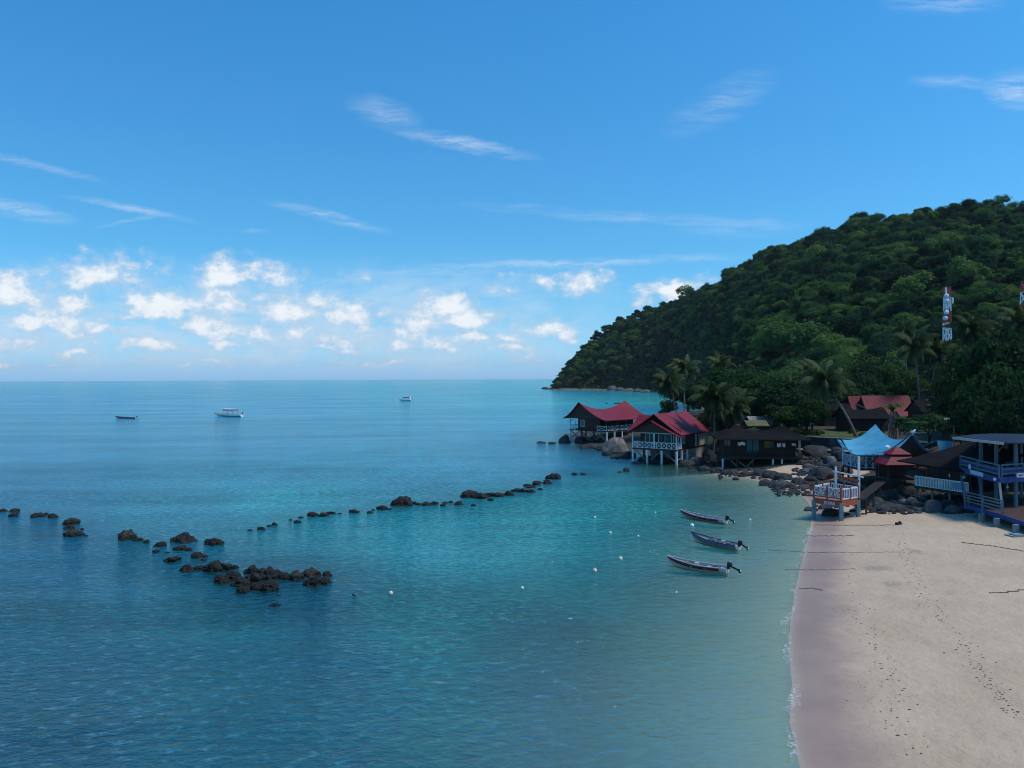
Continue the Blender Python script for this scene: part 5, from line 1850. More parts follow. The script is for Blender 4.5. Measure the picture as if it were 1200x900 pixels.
# ---- nearer garden trees round the village
NEAR = [crown_mesh('crown', 41, 5200, .060, (1.0, .3), 20, 'leaf_near'), crown_mesh('crown', 42, 5200, .058, (0.85, .45), 22, 'leaf_near'),
        crown_mesh('crown', 43, 4800, .062, (1.2, .2), 18, 'leaf_near')]
UMB = crown_mesh('crown', 44, 5200, .055, (0.50, .9), 24, 'leaf_near', .22)
BUSH = crown_mesh('crown', 45, 900, .12, (0.85, .4), 8, 'leaf_bush')
NTR = [trunk_mesh('trunk', 51 + i, 1.3, .06, .035, 5) for i in range(3)]
near_list = [  # px, py of crown top, distance, crown radius, kind, label
    (1140, 418, 112, 5.6, 0, 'big dark tree over the blue building, leftmost of the right-hand clump'),
    (1182, 414, 104, 6.0, 1, 'biggest broad dark tree at the right edge above the blue roof'),
    (1165, 440, 95, 4.6, 2, 'tall dark tree rising straight behind the blue deck roof'),
    (1198, 448, 90, 4.6, 0, 'dark tree cut by the right edge, right behind the blue deck roof'),
    (1128, 452, 106, 4.0, 1, 'mid-sized dark tree right of the dark house with the pale ridge'),
    (1150, 474, 90, 3.0, 2, 'low leafy tree under the big trees, beside the lamp post'),
    (1182, 478, 84, 2.9, 1, 'low bushy tree peeping over the blue deck roof'),
    (1205, 400, 135, 7.0, 0, 'large tree rising behind the others at the right edge'),
    (1165, 420, 140, 6.0, 2, 'rear tree of the right-hand clump, half hidden'),
    (1000, 432, 178, 6.5, 0, 'dense tree behind the left red chalet'),
    (962, 440, 172, 6.5, 1, 'dense tree behind the leaning palm'),
    (1045, 434, 185, 6.0, 1, 'broad tree behind the wide red chalet roof'),
    (1095, 434, 178, 6.0, 0, 'broad tree below the telecom tower'),
    (1065, 442, 170, 4.5, 2, 'small tree just behind the right end of the wide red roof'),
    (932, 448, 136, 5.6, 1, 'dark tree left of the leaning palm crown'),
    (910, 458, 128, 4.8, 0, 'dark tree behind the tin and tarpaulin sheds'),
    (945, 470, 128, 4.2, 2, 'dark bushy tree between the bungalow and the brick-red house'),
    (925, 480, 122, 3.4, 1, 'low dark tree right behind the bungalow roof'),
    (895, 442, 150, 6.0, 0, 'tall dark tree behind the sheds'),
    (862, 440, 158, 6.5, 1, 'broad tree behind the fluffy palm by the red-roofed house'),
    (882, 462, 136, 4.4, 2, 'bushy tree just left of the blue tarpaulin'),
    (855, 462, 138, 5.0, 0, 'dark tree behind the nearest coconut palm'),
    (826, 452, 176, 5.8, 1, 'tree between the shore palms and the nearest coconut palm'),
    (806, 452, 205, 5.0, 2, 'shoreside tree behind the pair of shore palms'),
    (842, 478, 128, 3.6, 2, 'low tree hiding behind the nearest coconut palm crown'),
    (1012, 446, 172, 4.2, 2, 'slim dark tree between red chalets and hill'),
    (982, 456, 162, 4.4, 0, 'dark tree behind the brick-red boarded house'),
    (952, 474, 121, 3.0, 1, 'low dark tree hiding the left end of the brick-red house'),
    (1133, 466, 113, 3.4, 0, 'dark tree closing the gap right of the dark house'),
    (1118, 468, 120, 3.2, 2, 'small tree left of the lamp post, behind the umbrella-shaped tree'),
]
for i, (px, py, Y, r_, k, lb) in enumerate(near_list):
    c_ = at_y(px, py, Y)
    g = gz(c_.x, Y)
    hgt = (1.15, 1.0, 1.35)[k]
    root = tag(empty('broadleaf_tree', (c_.x, Y, g)), lb, 'tree', 'garden trees round the village')
    top = max(c_.z - g, r_ * 1.0)
    ch = min(r_ * hgt, top * .9)
    c = link('crown', NEAR[k], None, root)
    full = (1.0, .85, 1.2)[k]
    zsc = min(top * .80, r_ * 1.7) / full
    c.scale = (r_, r_, zsc)
    c.location = (0, 0, top - zsc * full * 1.02)
    c.rotation_euler = (0, 0, i * 1.7)
    tr_ = link('trunk', NTR[i % 3], None, root)
    tr_.scale = (r_ * .8, r_ * .8, (top - zsc * full * .45) / 1.3)
# umbrella-shaped tree
c_ = at_y(1088, 486.5, 96)
g = gz(c_.x, c_.y)
root = tag(empty('broadleaf_tree', (c_.x, c_.y, g)), 'umbrella-shaped tree with a smooth low dome of fine leaves behind the brown gable', 'tree')
c = link('crown', UMB, None, root)
c.scale = (3.5, 3.5, 3.2)
c.location = (0, 0, c_.z - g - 1.75)
tr_ = link('trunk', NTR[1], None, root)
tr_.scale = (3.0, 3.0, (c_.z - g - .7) / 1.3)
# bushes
for px, py, Y, r_, lb in ((945, 506, 116, 1.0, 'yellow-green bush on the left of the lawn'), (958, 505, 117, 1.1, 'bright yellow-green bush in the middle of the lawn edge'),
                          (1012, 512, 112, .9, 'small bush above the back of the blue roof'), (866, 497, 117, 1.3, 'yellowish bush left of the bungalow roof peak'),
                          (1000, 506, 118, .9, 'little bush at the foot of the leaning palm'), (857, 503, 116, 1.0, 'yellowish bush nearest the red-roofed house annexe'),
                          (930, 508, 118, 1.4, 'dark green bush by the wall right of the bungalow')):
    c_ = at_y(px, py, Y)
    g = gz(c_.x, Y)
    root = tag(empty('bush', (c_.x, Y, g)), lb, 'bush')
    c = link('foliage', BUSH, None, root)
    c.scale = (r_, r_, max(r_ * .9, (c_.z - g)))
    c.rotation_euler = (0, 0, px)


# ---- coconut palms
def frond(P, Qs, base, az, el, L, bend, rnd, tw_=0.0, half=1.0, seg=12):
    """one feather frond: rachis plus leaflets on both sides"""
    pts = []
    p = Vector(base)
    e = el
    for i in range(seg + 1):
        pts.append(p.copy())
        d = Vector((math.cos(az) * math.cos(e), math.sin(az) * math.cos(e), math.sin(e)))
        p = p + d * (L / seg)
        e -= bend / seg * (0.55 + 0.9 * i / seg)
    side = Vector((-math.sin(az), math.cos(az), 0))
    for i in range(seg):
        a, b = pts[i], pts[i + 1]
        w_ = .05 * (1 - i / seg) + .012
        o = len(P)
        P += [a - side * w_, a + side * w_, b + side * w_, b - side * w_]
        Qs.append((o, o + 1, o + 2, o + 3))
        if i == 0:
            continue
        for q in range(3):
            t_ = (q + rnd.random() * .6) / 3
            m_ = a.lerp(b, t_)
            d = (b - a).normalized()
            f = (i + t_) / seg
            ll = L * .32 * math.sin(math.pi * (0.12 + .86 * f) ** .8) * rnd.uniform(.8, 1.15) * half
            for s_ in (-1, 1):
                dirn = (side * s_ * .62 + d * .55 + Vector((0, 0, -.70 - .45 * rnd.random()))).normalized()
                wv = d * (.085 + .03 * rnd.random())
                tip = m_ + dirn * ll
                mid_ = m_ + dirn * ll * .5 + Vector((0, 0, .05))
                o = len(P)
                P += [m_ - wv * .6, m_ + wv * .6, mid_ + wv, mid_ - wv]
                P += [tip + wv * .2 + Vector((0, 0, -.08)), tip - wv * .2 + Vector((0, 0, -.08))]
                Qs.append((o, o + 1, o + 2, o + 3))
                Qs.append((o + 3, o + 2, o + 4, o + 5))


def palm_crown(seed, n=24, L=3.9):
    rnd = random.Random(seed)
    P, Qs = [], []
    for i in range(n):
        f = i / (n - 1)
        el = R(84) - R(128) * f + R(rnd.uniform(-8, 8))
        az = i * 2.399 + rnd.uniform(-.25, .25)
        frond(P, Qs, (0, 0, .1), az, el, L * rnd.uniform(.85, 1.08) * (.78 + .22 * math.sin(math.pi * min(1, f + .25))), R(95 + 45 * rnd.random()) * (1 - .35 * f), rnd)
    me = np_mesh('crown', [tuple(p) for p in P], Qs)
    me.materials.append(M['leaf_palm'])
    return me


PC = [palm_crown(61), palm_crown(62, 22), palm_crown(63, 26)]
rnd_ = random.Random(9)
Pd, Qd = [], []
for i in range(9):
    frond(Pd, Qd, (0, 0, -.15), i * .7 + .2, R(-38 - 20 * rnd_.random()), 3.0, R(48), rnd_, half=.55, seg=8)
DEADM = np_mesh('dead_fronds', [tuple(p) for p in Pd], Qd)
DEADM.materials.append(M['dead_frond'])
b = MB()
for i in range(11):
    a_ = i * 2.4
    b.ball((.22 * math.cos(a_), .22 * math.sin(a_), -.05 - .18 * (i % 3)), .13, 7, 5)
NUTM = bpy.data.meshes.new('coconuts')
NUTM.from_pydata([tuple(v) for v in b.V], [], b.F)
NUTM.materials.append(M['coconut'])


def palm(px, py, Y, foot_px, foot_Y, sc, v, label, dead=False, nuts=True, dark=False, zrot=0.0):
    sc *= 1.24
    top = at_y(px, py, Y)
    fx = (foot_px - 600) / 900.0 * foot_Y
    g = gz(fx, foot_Y)
    root = tag(empty('coconut_palm', (fx, foot_Y, g)), label, 'palm', 'coconut palms of the village')
    d = top - Vector((fx, foot_Y, g))
    b = MB()
    pts = [Vector((0, 0, -.3))]
    for i in range(1, 9):
        t_ = i / 8
        pts.append(Vector((d.x * t_ ** 1.25, d.y * t_ ** 1.25, d.z * t_)))
    b.tube(pts, [.22 * sc] + [(.155 - .06 * i / 8) * sc for i in range(1, 9)], 8)
    b.build('trunk', M['trunk_pale'], root, True)
    c = link('crown', PC[v], None, root)
    c.location = d
    c.scale = (sc, sc, sc)
    c.rotation_euler = (0, 0, zrot)
    if dead:
        c = link('dead_fronds', DEADM, None, root)
        c.location = d
        c.scale = (sc, sc, sc)
    if nuts:
        c = link('coconuts', NUTM, None, root)
        c.location = d
        c.scale = (sc, sc, sc)


palm(783, 449, 150, 796, 156, .95, 0, 'front palm of the shore pair with a skirt of dead brown fronds', True, zrot=.3)
palm(802, 433, 172, 802, 170, 1.0, 1, 'rear palm of the shore pair, standing taller and darker', zrot=1.2)
palm(838, 468, 119, 836, 122, 1.05, 2, 'fluffy coconut palm right beside the brown red-roofed house', True, zrot=2.0)
palm(966, 447, 114, 1003, 113, 1.08, 0, 'leaning coconut palm over the lawn with orange nuts and bent pale trunk', zrot=.8)
palm(1071, 405, 150, 1079, 152, 1.15, 1, 'tall coconut palm left of the telecom tower with slim pale trunk', zrot=0)
palm(1098, 413, 162, 1088, 164, 1.05, 2, 'coconut palm just below the telecom tower', zrot=1.9)
palm(1138, 388, 150, 1147, 150, 1.1, 0, 'tall coconut palm right of the telecom tower', True, zrot=2.6)
palm(1196, 378, 140, 1200, 140, 1.1, 2, 'coconut palm at the right edge below the second tower', True, zrot=.5)
palm(1178, 392, 158, 1182, 160, 1.0, 1, 'coconut palm between the two right-hand tall palms', zrot=1.1)
palm(845, 427, 190, 848, 190, 1.0, 1, 'distant coconut palm on the left of the hill foot', zrot=2.2)
palm(866, 437, 182, 868, 182, 1.0, 2, 'coconut palm among dark trees behind the sheds', zrot=.2)
palm(1060, 392, 176, 1064, 178, 1.0, 0, 'coconut palm half hidden behind the tall palm by the tower', zrot=1.5)
palm(950, 436, 175, 950, 176, .95, 2, 'coconut palm rising behind the leaning palm', zrot=2.9)
palm(862, 476, 124, 862, 124, .8, 1, 'short coconut palm between the red-roofed house and the sheds', nuts=False, zrot=.4)


# ---- banana plants and the ragged traveller palm
def banana(seed, n=9, L=2.2):
    rnd = random.Random(seed)
    P, Qs = [], []
    for i in range(n):
        az = i * 2.4 + rnd.uniform(-.3, .3)
        e = R(rnd.uniform(50, 82))
        p = Vector((0, 0, 1.1))
        side = Vector((-math.sin(az), math.cos(az), 0))
        prev = None
        Li = L * rnd.uniform(.8, 1.15)
        for k in range(8):
            f = k / 7
            wd = .30 * math.sin(math.pi * min(1, .10 + .88 * f)) * rnd.uniform(.85, 1.1)
            row = [p - side * wd + Vector((0, 0, -.25 * wd)), p, p + side * wd + Vector((0, 0, -.25 * wd))]
            o = len(P)
            P += row
            if prev is not None:
                Qs += [(prev, prev + 1, o + 1, o), (prev + 1, prev + 2, o + 2, o + 1)]
            prev = o
            p = p + Vector((math.cos(az) * math.cos(e), math.sin(az) * math.cos(e), math.sin(e))) * Li / 7
            e -= R(14 + 8 * rnd.random())
    me = np_mesh('leaves', [tuple(q) for q in P], Qs, True)
    me.materials.append(M['leaf_banana'])
    return me


BAN = [banana(71), banana(72, 8), banana(73, 10)]
b = MB().tube([(0, 0, -.2), (0, 0, .6), (.03, 0, 1.3)], [.16, .13, .09], 8)
BST = bpy.data.meshes.new('stem')
BST.from_pydata([tuple(v) for v in b.V], [], b.F)
BST.materials.append(M['leaf_banana'])
for i, (px, py, Y, sc, lb) in enumerate(((1036, 452, 152, 1.5, 'banana plant above the ridge of the wide red roof, left one'), (1060, 456, 152, 1.4, 'banana plant above the ridge of the wide red roof, right one'),
                                         (1090, 447, 160, 1.5, 'banana plant left of the small steep red gable'), (1022, 456, 154, 1.2, 'banana plant above the gap of the two red chalets'),
                                         (1112, 452, 158, 1.4, 'banana plant right of the small steep red gable'), (866, 500, 114, 1.1, 'yellowish banana plant left of the bungalow roof'),
                                         (880, 494, 118, 1.1, 'banana plant by the thatched shed'), (905, 491, 126, 1.3, 'banana plant right of the grey tin shed'),
                                         (1126, 500, 98, 1.0, 'banana plant under the lamp post'))):
    c_ = at_y(px, py, Y)
    g = gz(c_.x, Y)
    base = max(g, c_.z - 2.9 * sc)
    root = tag(empty('banana_plant', (c_.x, Y, g)), lb, 'banana plant', 'banana plants of the village')
    lv = link('leaves', BAN[i % 3], None, root)
    lv.scale = (sc, sc, sc)
    lv.location = (0, 0, base - g)
    lv.rotation_euler = (0, 0, i * 1.1)
    st = link('stem', BST, None, root)
    st.scale = (sc, sc, (base - g + 1.1 * sc) / 1.25)
c_ = at_y(1046, 470, 104)
g = gz(c_.x, c_.y)
tp = tag(empty('traveller_palm', (c_.x, c_.y, g)), 'ragged traveller palm with hanging dead leaves behind the blue roof', 'palm')
hh = c_.z - g
rnd = random.Random(4)
b = MB()
for i in range(4):
    b.tube([(-.5 + .35 * i, .1 * i, -.2), (-.45 + .32 * i, 0, hh * .45), (-.25 + .2 * i, 0, hh * .8)], [.14, .11, .08], 6)
b.build('trunk', M['trunk_pale'], tp, True)
lv = link('leaves', BAN[0], None, tp)
lv.scale = (1.15, .6, 1.3)
lv.location = (0, 0, hh * .8 - 1.5)
b = MB()
for i in range(12):
    a_ = rnd.uniform(0, 6.28)
    x, y = .35 * math.cos(a_), .35 * math.sin(a_)
    z = hh * rnd.uniform(.55, .85)
    ln = rnd.uniform(1.0, 2.4)
    x2 = x * 2.8 + rnd.uniform(-.3, .3)
    b.sheet([[(x - .1, y, z), (x + .1, y, z)], [(x2 - .22, y * 1.6, z - ln * .45), (x2 + .22, y * 1.6, z - ln * .45)], [(x2 - .08, y * 1.7, z - ln), (x2 + .05, y * 1.7, z - ln)]], .02)
b.build('dead_leaves', M['dead_frond'], tp)
b = MB()
for i in range(7):
    a_ = Vector((rnd.uniform(-.4, 1.4), rnd.uniform(-.6, .2), 0))
    e_ = a_ + Vector((rnd.uniform(-.5, 1.4), rnd.uniform(-.3, .3), rnd.uniform(1.2, 2.6)))
    b.beam(a_, e_, .08)
b.build('prop_poles', M['wood_grey'], tp)
# ------------------------------------------------------------------ rocks
import bmesh


def rock_mesh(seed, cuts=7, rough=.16, sub=3, mat='rock_sea'):
    r = random.Random(seed)
    bm = bmesh.new()
    bmesh.ops.create_icosphere(bm, subdivisions=sub, radius=1.0)
    planes = []
    for i in range(cuts):
        n = Vector((r.gauss(0, 1), r.gauss(0, 1), r.gauss(0, .8))).normalized()
        planes.append((n, r.uniform(.62, .9)))
    off = Vector((r.uniform(-50, 50), r.uniform(-50, 50), r.uniform(-50, 50)))
    for v in bm.verts:
        p = v.co.copy()
        for n, d in planes:
            e = p.dot(n) - d
            if e > 0:
                p -= n * e * .88
        k = 1 + rough * mnoise.fractal(p * 1.5 + off, 1.0, 2.0, 4) + rough * .45 * mnoise.noise(p * 4.3 + off)
        v.co = p * k
    me = bpy.data.meshes.new('rock')
    bm.to_mesh(me)
    bm.free()
    me.polygons.foreach_set('use_smooth', [rough < .2 and cuts < 6] * len(me.polygons))
    me.materials.append(M[mat])
    return me


RS = [rock_mesh(100 + i, 5, .36, 4, 'rock_sea') for i in range(7)]
RD = [rock_mesh(120 + i, 6, .16, 3, 'rock_shore') for i in range(5)]
RG = [rock_mesh(140 + i, 5, .10, 3, 'rock_grey') for i in range(4)]
RP = rock_mesh(160, 5, .10, 4, 'rock_pale')
rk = random.Random(21)


def rock(pos, w_, h_, me, label, group=None, dep=None, cat='rock', name='rock'):
    """a rock w_ wide and h_ tall above the surface it stands in"""
    o = link(name, me)
    dep = dep or w_ * rk.uniform(.7, .95)
    o.location = (pos[0], pos[1] + dep * .3, pos[2] - h_ * .12)
    o.scale = (w_ * .56, dep * .56, h_ * (.82 if me in RS else .98))
    o.rotation_euler = (rk.uniform(-.12, .12), rk.uniform(-.12, .12), rk.choice((0, math.pi)) + rk.uniform(-.35, .35))
    tag(o, label, cat, group)
    return o


# breakwater: positions (pixel x, waterline y, width px, height px)
bw = []
for x, y, w_ in ((5, 110, 25), (45, 110, 30), (40, 127, 25), (120, 128, 40), (142, 124, 16), (175, 130, 30), (230, 150, 50), (225, 168, 35), (235, 190, 55), (273, 172, 12), (420, 202, 55), (467, 208, 22),
                 (530, 225, 40), (518, 247, 22), (605, 208, 72), (597, 237, 40), (628, 240, 22), (570, 275, 50), (705, 217, 58), (660, 262, 45), (685, 264, 18), (620, 308, 45), (660, 303, 40), (710, 308, 58),
                 (745, 302, 60), (783, 300, 22), (742, 345, 52), (775, 335, 52), (800, 355, 62), (810, 380, 42), (840, 315, 42), (850, 340, 62), (890, 330, 62), (850, 370, 52), (900, 370, 55), (925, 325, 46),
                 (950, 335, 42), (985, 335, 52), (1040, 325, 52), (1045, 355, 52), (1095, 325, 30), (1080, 350, 42), (1098, 350, 22), (932, 393, 14), (920, 425, 34), (1185, 393, 12)):
    bw.append((x / 2.857, 560 + y / 2.857, w_ / 2.857, 'front'))
for x, y, w_ in ((15, 270, 25), (65, 255, 20), (143, 246, 24), (120, 238, 12), (197, 222, 38), (235, 222, 32), (262, 213, 28), (340, 210, 30), (400, 212, 20), (443, 197, 38), (470, 200, 15), (510, 180, 70),
                 (558, 180, 20), (600, 184, 32), (628, 180, 26), (655, 187, 20), (685, 175, 14), (712, 182, 30), (752, 152, 60), (790, 158, 42), (815, 150, 42), (825, 168, 20), (765, 187, 18), (852, 152, 36),
                 (888, 147, 36), (915, 135, 30), (938, 137, 26), (965, 122, 30), (965, 138, 30), (988, 112, 32), (1000, 130, 18), (1025, 108, 32), (1045, 88, 50), (1120, 77, 20), (1150, 77, 20)):
    bw.append((300 + x / 3, 530 + y / 3, w_ / 3, 'back'))
special = {(210.0): 'flat-topped broad black rock, an outlier left of the big heap in the front breakwater'}
for i, (px, py, wp, part) in enumerate(bw):
    hp = wp * rk.uniform(.40, .56)
    lab, lowk = None, False
    if part == 'front':
        lab = 'small craggy black rock of the broken breakwater curving across the left water'
        if 255 < px < 392 and py > 660:
            hp *= 1.25
            lab = 'black boulder in the big heap at the right end of the front breakwater'
        elif 235 < px < 265 and py > 655:
            hp *= 1.35
            lab = 'tall black boulder at the left end of the big breakwater heap'
        elif px < 66:
            lab = 'low black rock of the breakwater at the left picture edge'
        elif 70 < px < 98 and wp > 10:
            lab = 'chunky black rock of the isolated group near the left picture edge'
        elif 140 < px < 155:
            lab, hp = 'pointed black rock standing alone between the left group and the middle rocks', wp * .8
        elif abs(px - 211.8) < 3 and wp > 20:
            lab, hp = 'broad flat-topped black rock, highest in the picture of the middle scatter', wp * .45
        elif 180 < px < 255 and wp > 12:
            lab = 'mid-sized black rock of the loose scatter left of the big breakwater heap'
        if 300 < px and py > 690:
            hp = wp * .25
            lab = 'rock barely breaking the surface in front of the big breakwater heap'
    else:
        lab = 'small black rock in the thin straight line of breakwater rocks reaching towards the houses'
        if abs(px - 470) < 2:
            hp, lab = wp * .62, 'tallest blocky black rock in the straight breakwater line'
        elif abs(px - 550.7) < 2:
            hp, lab = wp * .52, 'big rounded black rock heading the right-hand run of the breakwater line'
        elif px > 555 and px < 660:
            lab = 'black rock in the crowded right-hand run of the breakwater line'
        elif px > 660:
            lab = 'lone small black rock off the right end of the breakwater line'
    p = at_z(px, py + wp * .12)
    s_ = p.y / 900.0
    name = 'rock'
    rock((p.x, p.y, 0), wp * s_ * 1.06, hp * s_ * 1.12, RS[i % 7], lab, 'breakwater rocks')

fill = [(292, 622), (315, 617), (352, 607), (372, 605), (398, 602), (420, 600), (437, 598), (452, 597), (490, 592), (498, 591), (522, 590), (538, 589), (560, 584), (572, 582), (583, 579), (600, 575), (617, 570), (632, 566), (641, 564),
        (655, 558), (20, 602), (52, 604), (62, 605), (88, 612), (100, 628), (158, 634), (170, 636), (196, 648), (222, 646), (238, 657), (248, 668)]
for k, (px, py) in enumerate(fill):
    p = at_z(px, py)
    s_ = p.y / 900.0
    wp = rk.uniform(4, 8.5)
    rock((p.x, p.y, 0), wp * s_, wp * s_ * rk.uniform(.3, .5), RS[k % 7], 'stone hardly bigger than a bucket filling a gap between the breakwater rocks', 'breakwater rocks')

# boulders of the village shore: px, base py, width px, height px, family, label
sh = [
    (662, 519, 13, 11, 0, 'rounded black boulder by the left corner post of the far stilt house'),
    (723, 531.5, 29, 21, 9, 'big pale pink granite boulder between the two red-roofed stilt houses'),
    (694, 526, 24, 6, 0, 'low dark boulder awash in front of the far stilt house'), (709, 528, 16, 7, 0, 'dark boulder touching the left of the big pale boulder'),
    (714, 534, 13, 7, 0, 'dark boulder in front of the big pale boulder'), (735, 537, 24, 9, 0, 'dark flat rock shelf between the pale boulder and the near stilt house'),
    (722, 537.5, 12, 4, 0, 'small wet rock below the big pale boulder'), (746, 544, 10, 4, 0, 'dark rock at the foot of the near stilt house corner post'),
    (734, 552.5, 7, 5, 0, 'small pointed rock with a lick of foam off the near stilt house'), (726, 554, 6, 2, 0, 'tiny flat rock left of the small pointed rock'),
    (634, 519.5, 10, 2.5, 0, 'flat reef rock just breaking the sea left of the far stilt house'), (646, 520, 9, 2.5, 0, 'low reef rock nearer the far stilt house'),
    (682, 518, 14, 8, 0, 'dark rock under the left half of the far stilt house'), (698, 518, 14, 8, 0, 'dark rock under the middle of the far stilt house'), (712, 517, 12, 7, 0, 'dark rock under the veranda of the far stilt house'),
    (757, 541, 16, 9, 0, 'dark rock beneath the front left of the near stilt house'), (775, 542, 18, 10, 0, 'dark rock beneath the middle of the near stilt house'), (792, 541, 14, 8, 0, 'dark rock beneath the right front of the near stilt house'),
    (806, 547, 18, 9, 0, 'dark shore rock right of the near stilt house, lowest one'), (820, 546, 20, 13, 0, 'large dark rock right of the near stilt house'), (834, 540, 18, 16, 0, 'tall dark rock between near stilt house and bungalow'),
    (828, 552, 16, 7, 0, 'wet black rock at the water left of the bungalow'), (843, 554, 16, 7, 0, 'wet black rock below the left post of the bungalow'), (845, 535, 14, 12, 0, 'dark rock against the left side of the bungalow'),
    (812, 553, 10, 3, 0, 'low wet rock at the waterline below the large dark rock'),
    (858, 556, 20, 6, 0, 'low black rock under the bungalow braces'), (875, 558, 16, 6, 0, 'black rock with splashing foam under the bungalow'), (893, 557, 20, 8, 0, 'dark rounded rock under the bungalow white post'),
    (906, 560, 20, 9, 0, 'dark rock at the right foot of the bungalow'), (921, 562, 22, 10, 0, 'sloping dark rock right of the bungalow at the water'), (900, 569, 18, 8, 0, 'black rock at the water edge below the bungalow'),
    (917, 572, 28, 9, 0, 'broad black rock at the water edge left of the sand pocket'), (937, 568, 14, 10, 0, 'pointed black rock on the sand pocket'), (951, 565, 14, 7, 0, 'dark rock right of the pointed black rock'),
    (930, 578, 14, 4, 0, 'flat dark rock in the shallows below the sand pocket'), (944, 573, 16, 5, 0, 'long flat dark rock left of the orange deck'),
    (966, 562, 34, 17, 1, 'huge dark sloping boulder behind the orange deck'), (984, 556, 30, 15, 1, 'big grey-black boulder below the blue pavilion railing'), (975, 575, 26, 12, 0, 'dark boulder behind the orange deck railing'),
    (958, 533, 32, 13, 0, 'broad purple-dark boulder below the pale path'), (975, 543, 14, 10, 2, 'rounded blue-grey boulder left of the pavilion'), (940, 545, 12, 7, 1, 'grey boulder right of the bungalow pillar'), (962, 546, 9, 5, 2, 'small pale boulder under the broad dark boulder'),
    (948, 548, 12, 5, 2, 'small grey boulder above the sand pocket'), (988, 538, 18, 12, 1, 'dark boulder left under the pavilion floor'), (933, 540, 9, 7, 1, 'small boulder by the bungalow right corner'), (954, 553, 20, 5, 2, 'low grey slab of rock behind the sand pocket'), (982, 530, 14, 7, 0, 'dark boulder just below the retaining wall end'),
    (952, 599, 14, 5, 0, 'flat dark rock awash left of the orange deck posts'), (977, 605, 20, 11, 0, 'black rock under the orange deck'), (966, 597, 12, 6, 0, 'smaller black rock behind the black one under the deck'), (990, 604, 16, 4, 0, 'low black rock between the deck posts'),
    (1013, 578, 18, 12, 1, 'dark boulder under the pavilion walkway'), (1003, 585, 12, 7, 0, 'dark boulder behind the tall white pole'), (1026, 592, 22, 12, 1, 'dark boulder in the heap below the pavilion, left'), (1044, 586, 24, 13, 1, 'dark boulder in the heap below the pavilion, middle'),
    (1066, 582, 26, 17, 1, 'big grey boulder in the shade under the restaurant left end'), (1044, 598.5, 30, 8, 1, 'long low grey rock lying on the sand before the heap'), (1060, 591, 12, 7, 2, 'grey rock behind the long low rock'), (1070, 592, 13, 10, 2, 'rounded grey rock below the restaurant left corner'),
    (1079, 594, 18, 7, 1, 'flat grey rock right of the rounded grey rock'), (1083, 587, 10, 7, 2, 'small grey rock behind the flat one'), (1097, 600.5, 23, 17, 2, 'biggest smooth grey boulder on the sand under the restaurant'), (1112, 598, 16, 14, 1, 'dark boulder leaning behind the biggest smooth grey boulder'),
    (1119, 602, 16, 11, 2, 'pointed tilted grey boulder right of the biggest smooth one'), (1136, 601, 16, 10, 1, 'dark boulder in the shade beneath the blue building'), (1152, 603, 9, 5, 2, 'small grey rock behind the teal post'), (1128, 598, 9, 5, 2, 'small rock right behind the pointed tilted boulder'),
    (1085, 599.5, 20, 4, 2, 'low pale-grey slab of rock at the foot of the flat rocks'), (1033, 596, 10, 4, 2, 'small stone left of the long low grey rock'),
]
for i, (px, py, wp, hp, fam, lb) in enumerate(sh):
    p = ground_at(px, py)
    s_ = p.y / 900.0
    me = RP if fam == 9 else (RD, RD, RG)[fam][i % (5 if fam < 2 else 4)]
    o = rock((p.x, p.y, p.z), wp * s_ * 1.08, hp * s_ * 1.0, me, lb, None, cat='boulder', name='boulder')
    if fam == 0 and o.location.y > 100 or fam == 0 and px < 970:
        pass
# pebbles and cobbles of the shore: nobody could count them
cb = MB()
rr_ = random.Random(17)
for (x0, x1, y0, y1, n_) in ((1010, 1130, 576, 603, 330), (930, 990, 535, 560, 230), (905, 960, 560, 582, 150), (840, 905, 548, 562, 60), (800, 845, 535, 552, 50), (955, 1000, 565, 600, 50)):
    for i in range(n_):
        p = ground_at(rr_.uniform(x0, x1), rr_.uniform(y0, y1))
        s_ = rr_.uniform(.10, .38)
        cb.ball((p.x, p.y, p.z + s_ * .15), (s_ * rr_.uniform(.8, 1.4), s_, s_ * rr_.uniform(.4, .75)), 6, 4)
tag(cb.build('cobbles', M['rock_shore']), 'scatter of dark cobbles between the boulders of the shore', 'cobbles', None, 'stuff')

# rocks of the headland shore
hl = [(650, 452.5, 8, 2.5, 1, 'dark rock at the tip of the headland'), (640, 455.8, 7, 1.6, 0, 'lowest dark rock off the tip of the headland'), (657, 455, 9, 4, 1, 'dark boulder at the water of the headland tip'), (668, 456, 12, 3, 1, 'dark flat rock on the headland shore'),
      (684, 456.5, 14, 3, 2, 'pale sloping slab on the headland shore, left of the pink rock face'), (697, 456.5, 16, 4, 9, 'pale pink slab at the foot of the headland rock face'), (708, 455.5, 11, 8, 9, 'pink rock face standing on the headland shore'), (702, 453, 10, 5, 9, 'pale ledge beside the pink rock face'),
      (718, 457.5, 10, 4, 2, 'grey boulder right of the pink rock face'), (727, 458, 9, 3, 2, 'grey boulder on the headland shore'), (737, 458.5, 10, 2.5, 9, 'flat pale rock on the headland shore'), (748, 459.5, 10, 3, 2, 'low boulder at the end of the headland rocks'), (757, 460, 9, 2.5, 9, 'rightmost pale rock of the headland shore'),
      (676, 454.5, 8, 2.5, 2, 'small ledge above the dark flat rock'), (690, 454, 7, 3, 9, 'small pale boulder behind the pale sloping slab'), (808, 467, 9, 5, 9, 'bright pale boulder on the bay shore seen between the shore palms'), (814, 463, 5, 4, 9, 'small bright boulder above the bright one between the palms')]
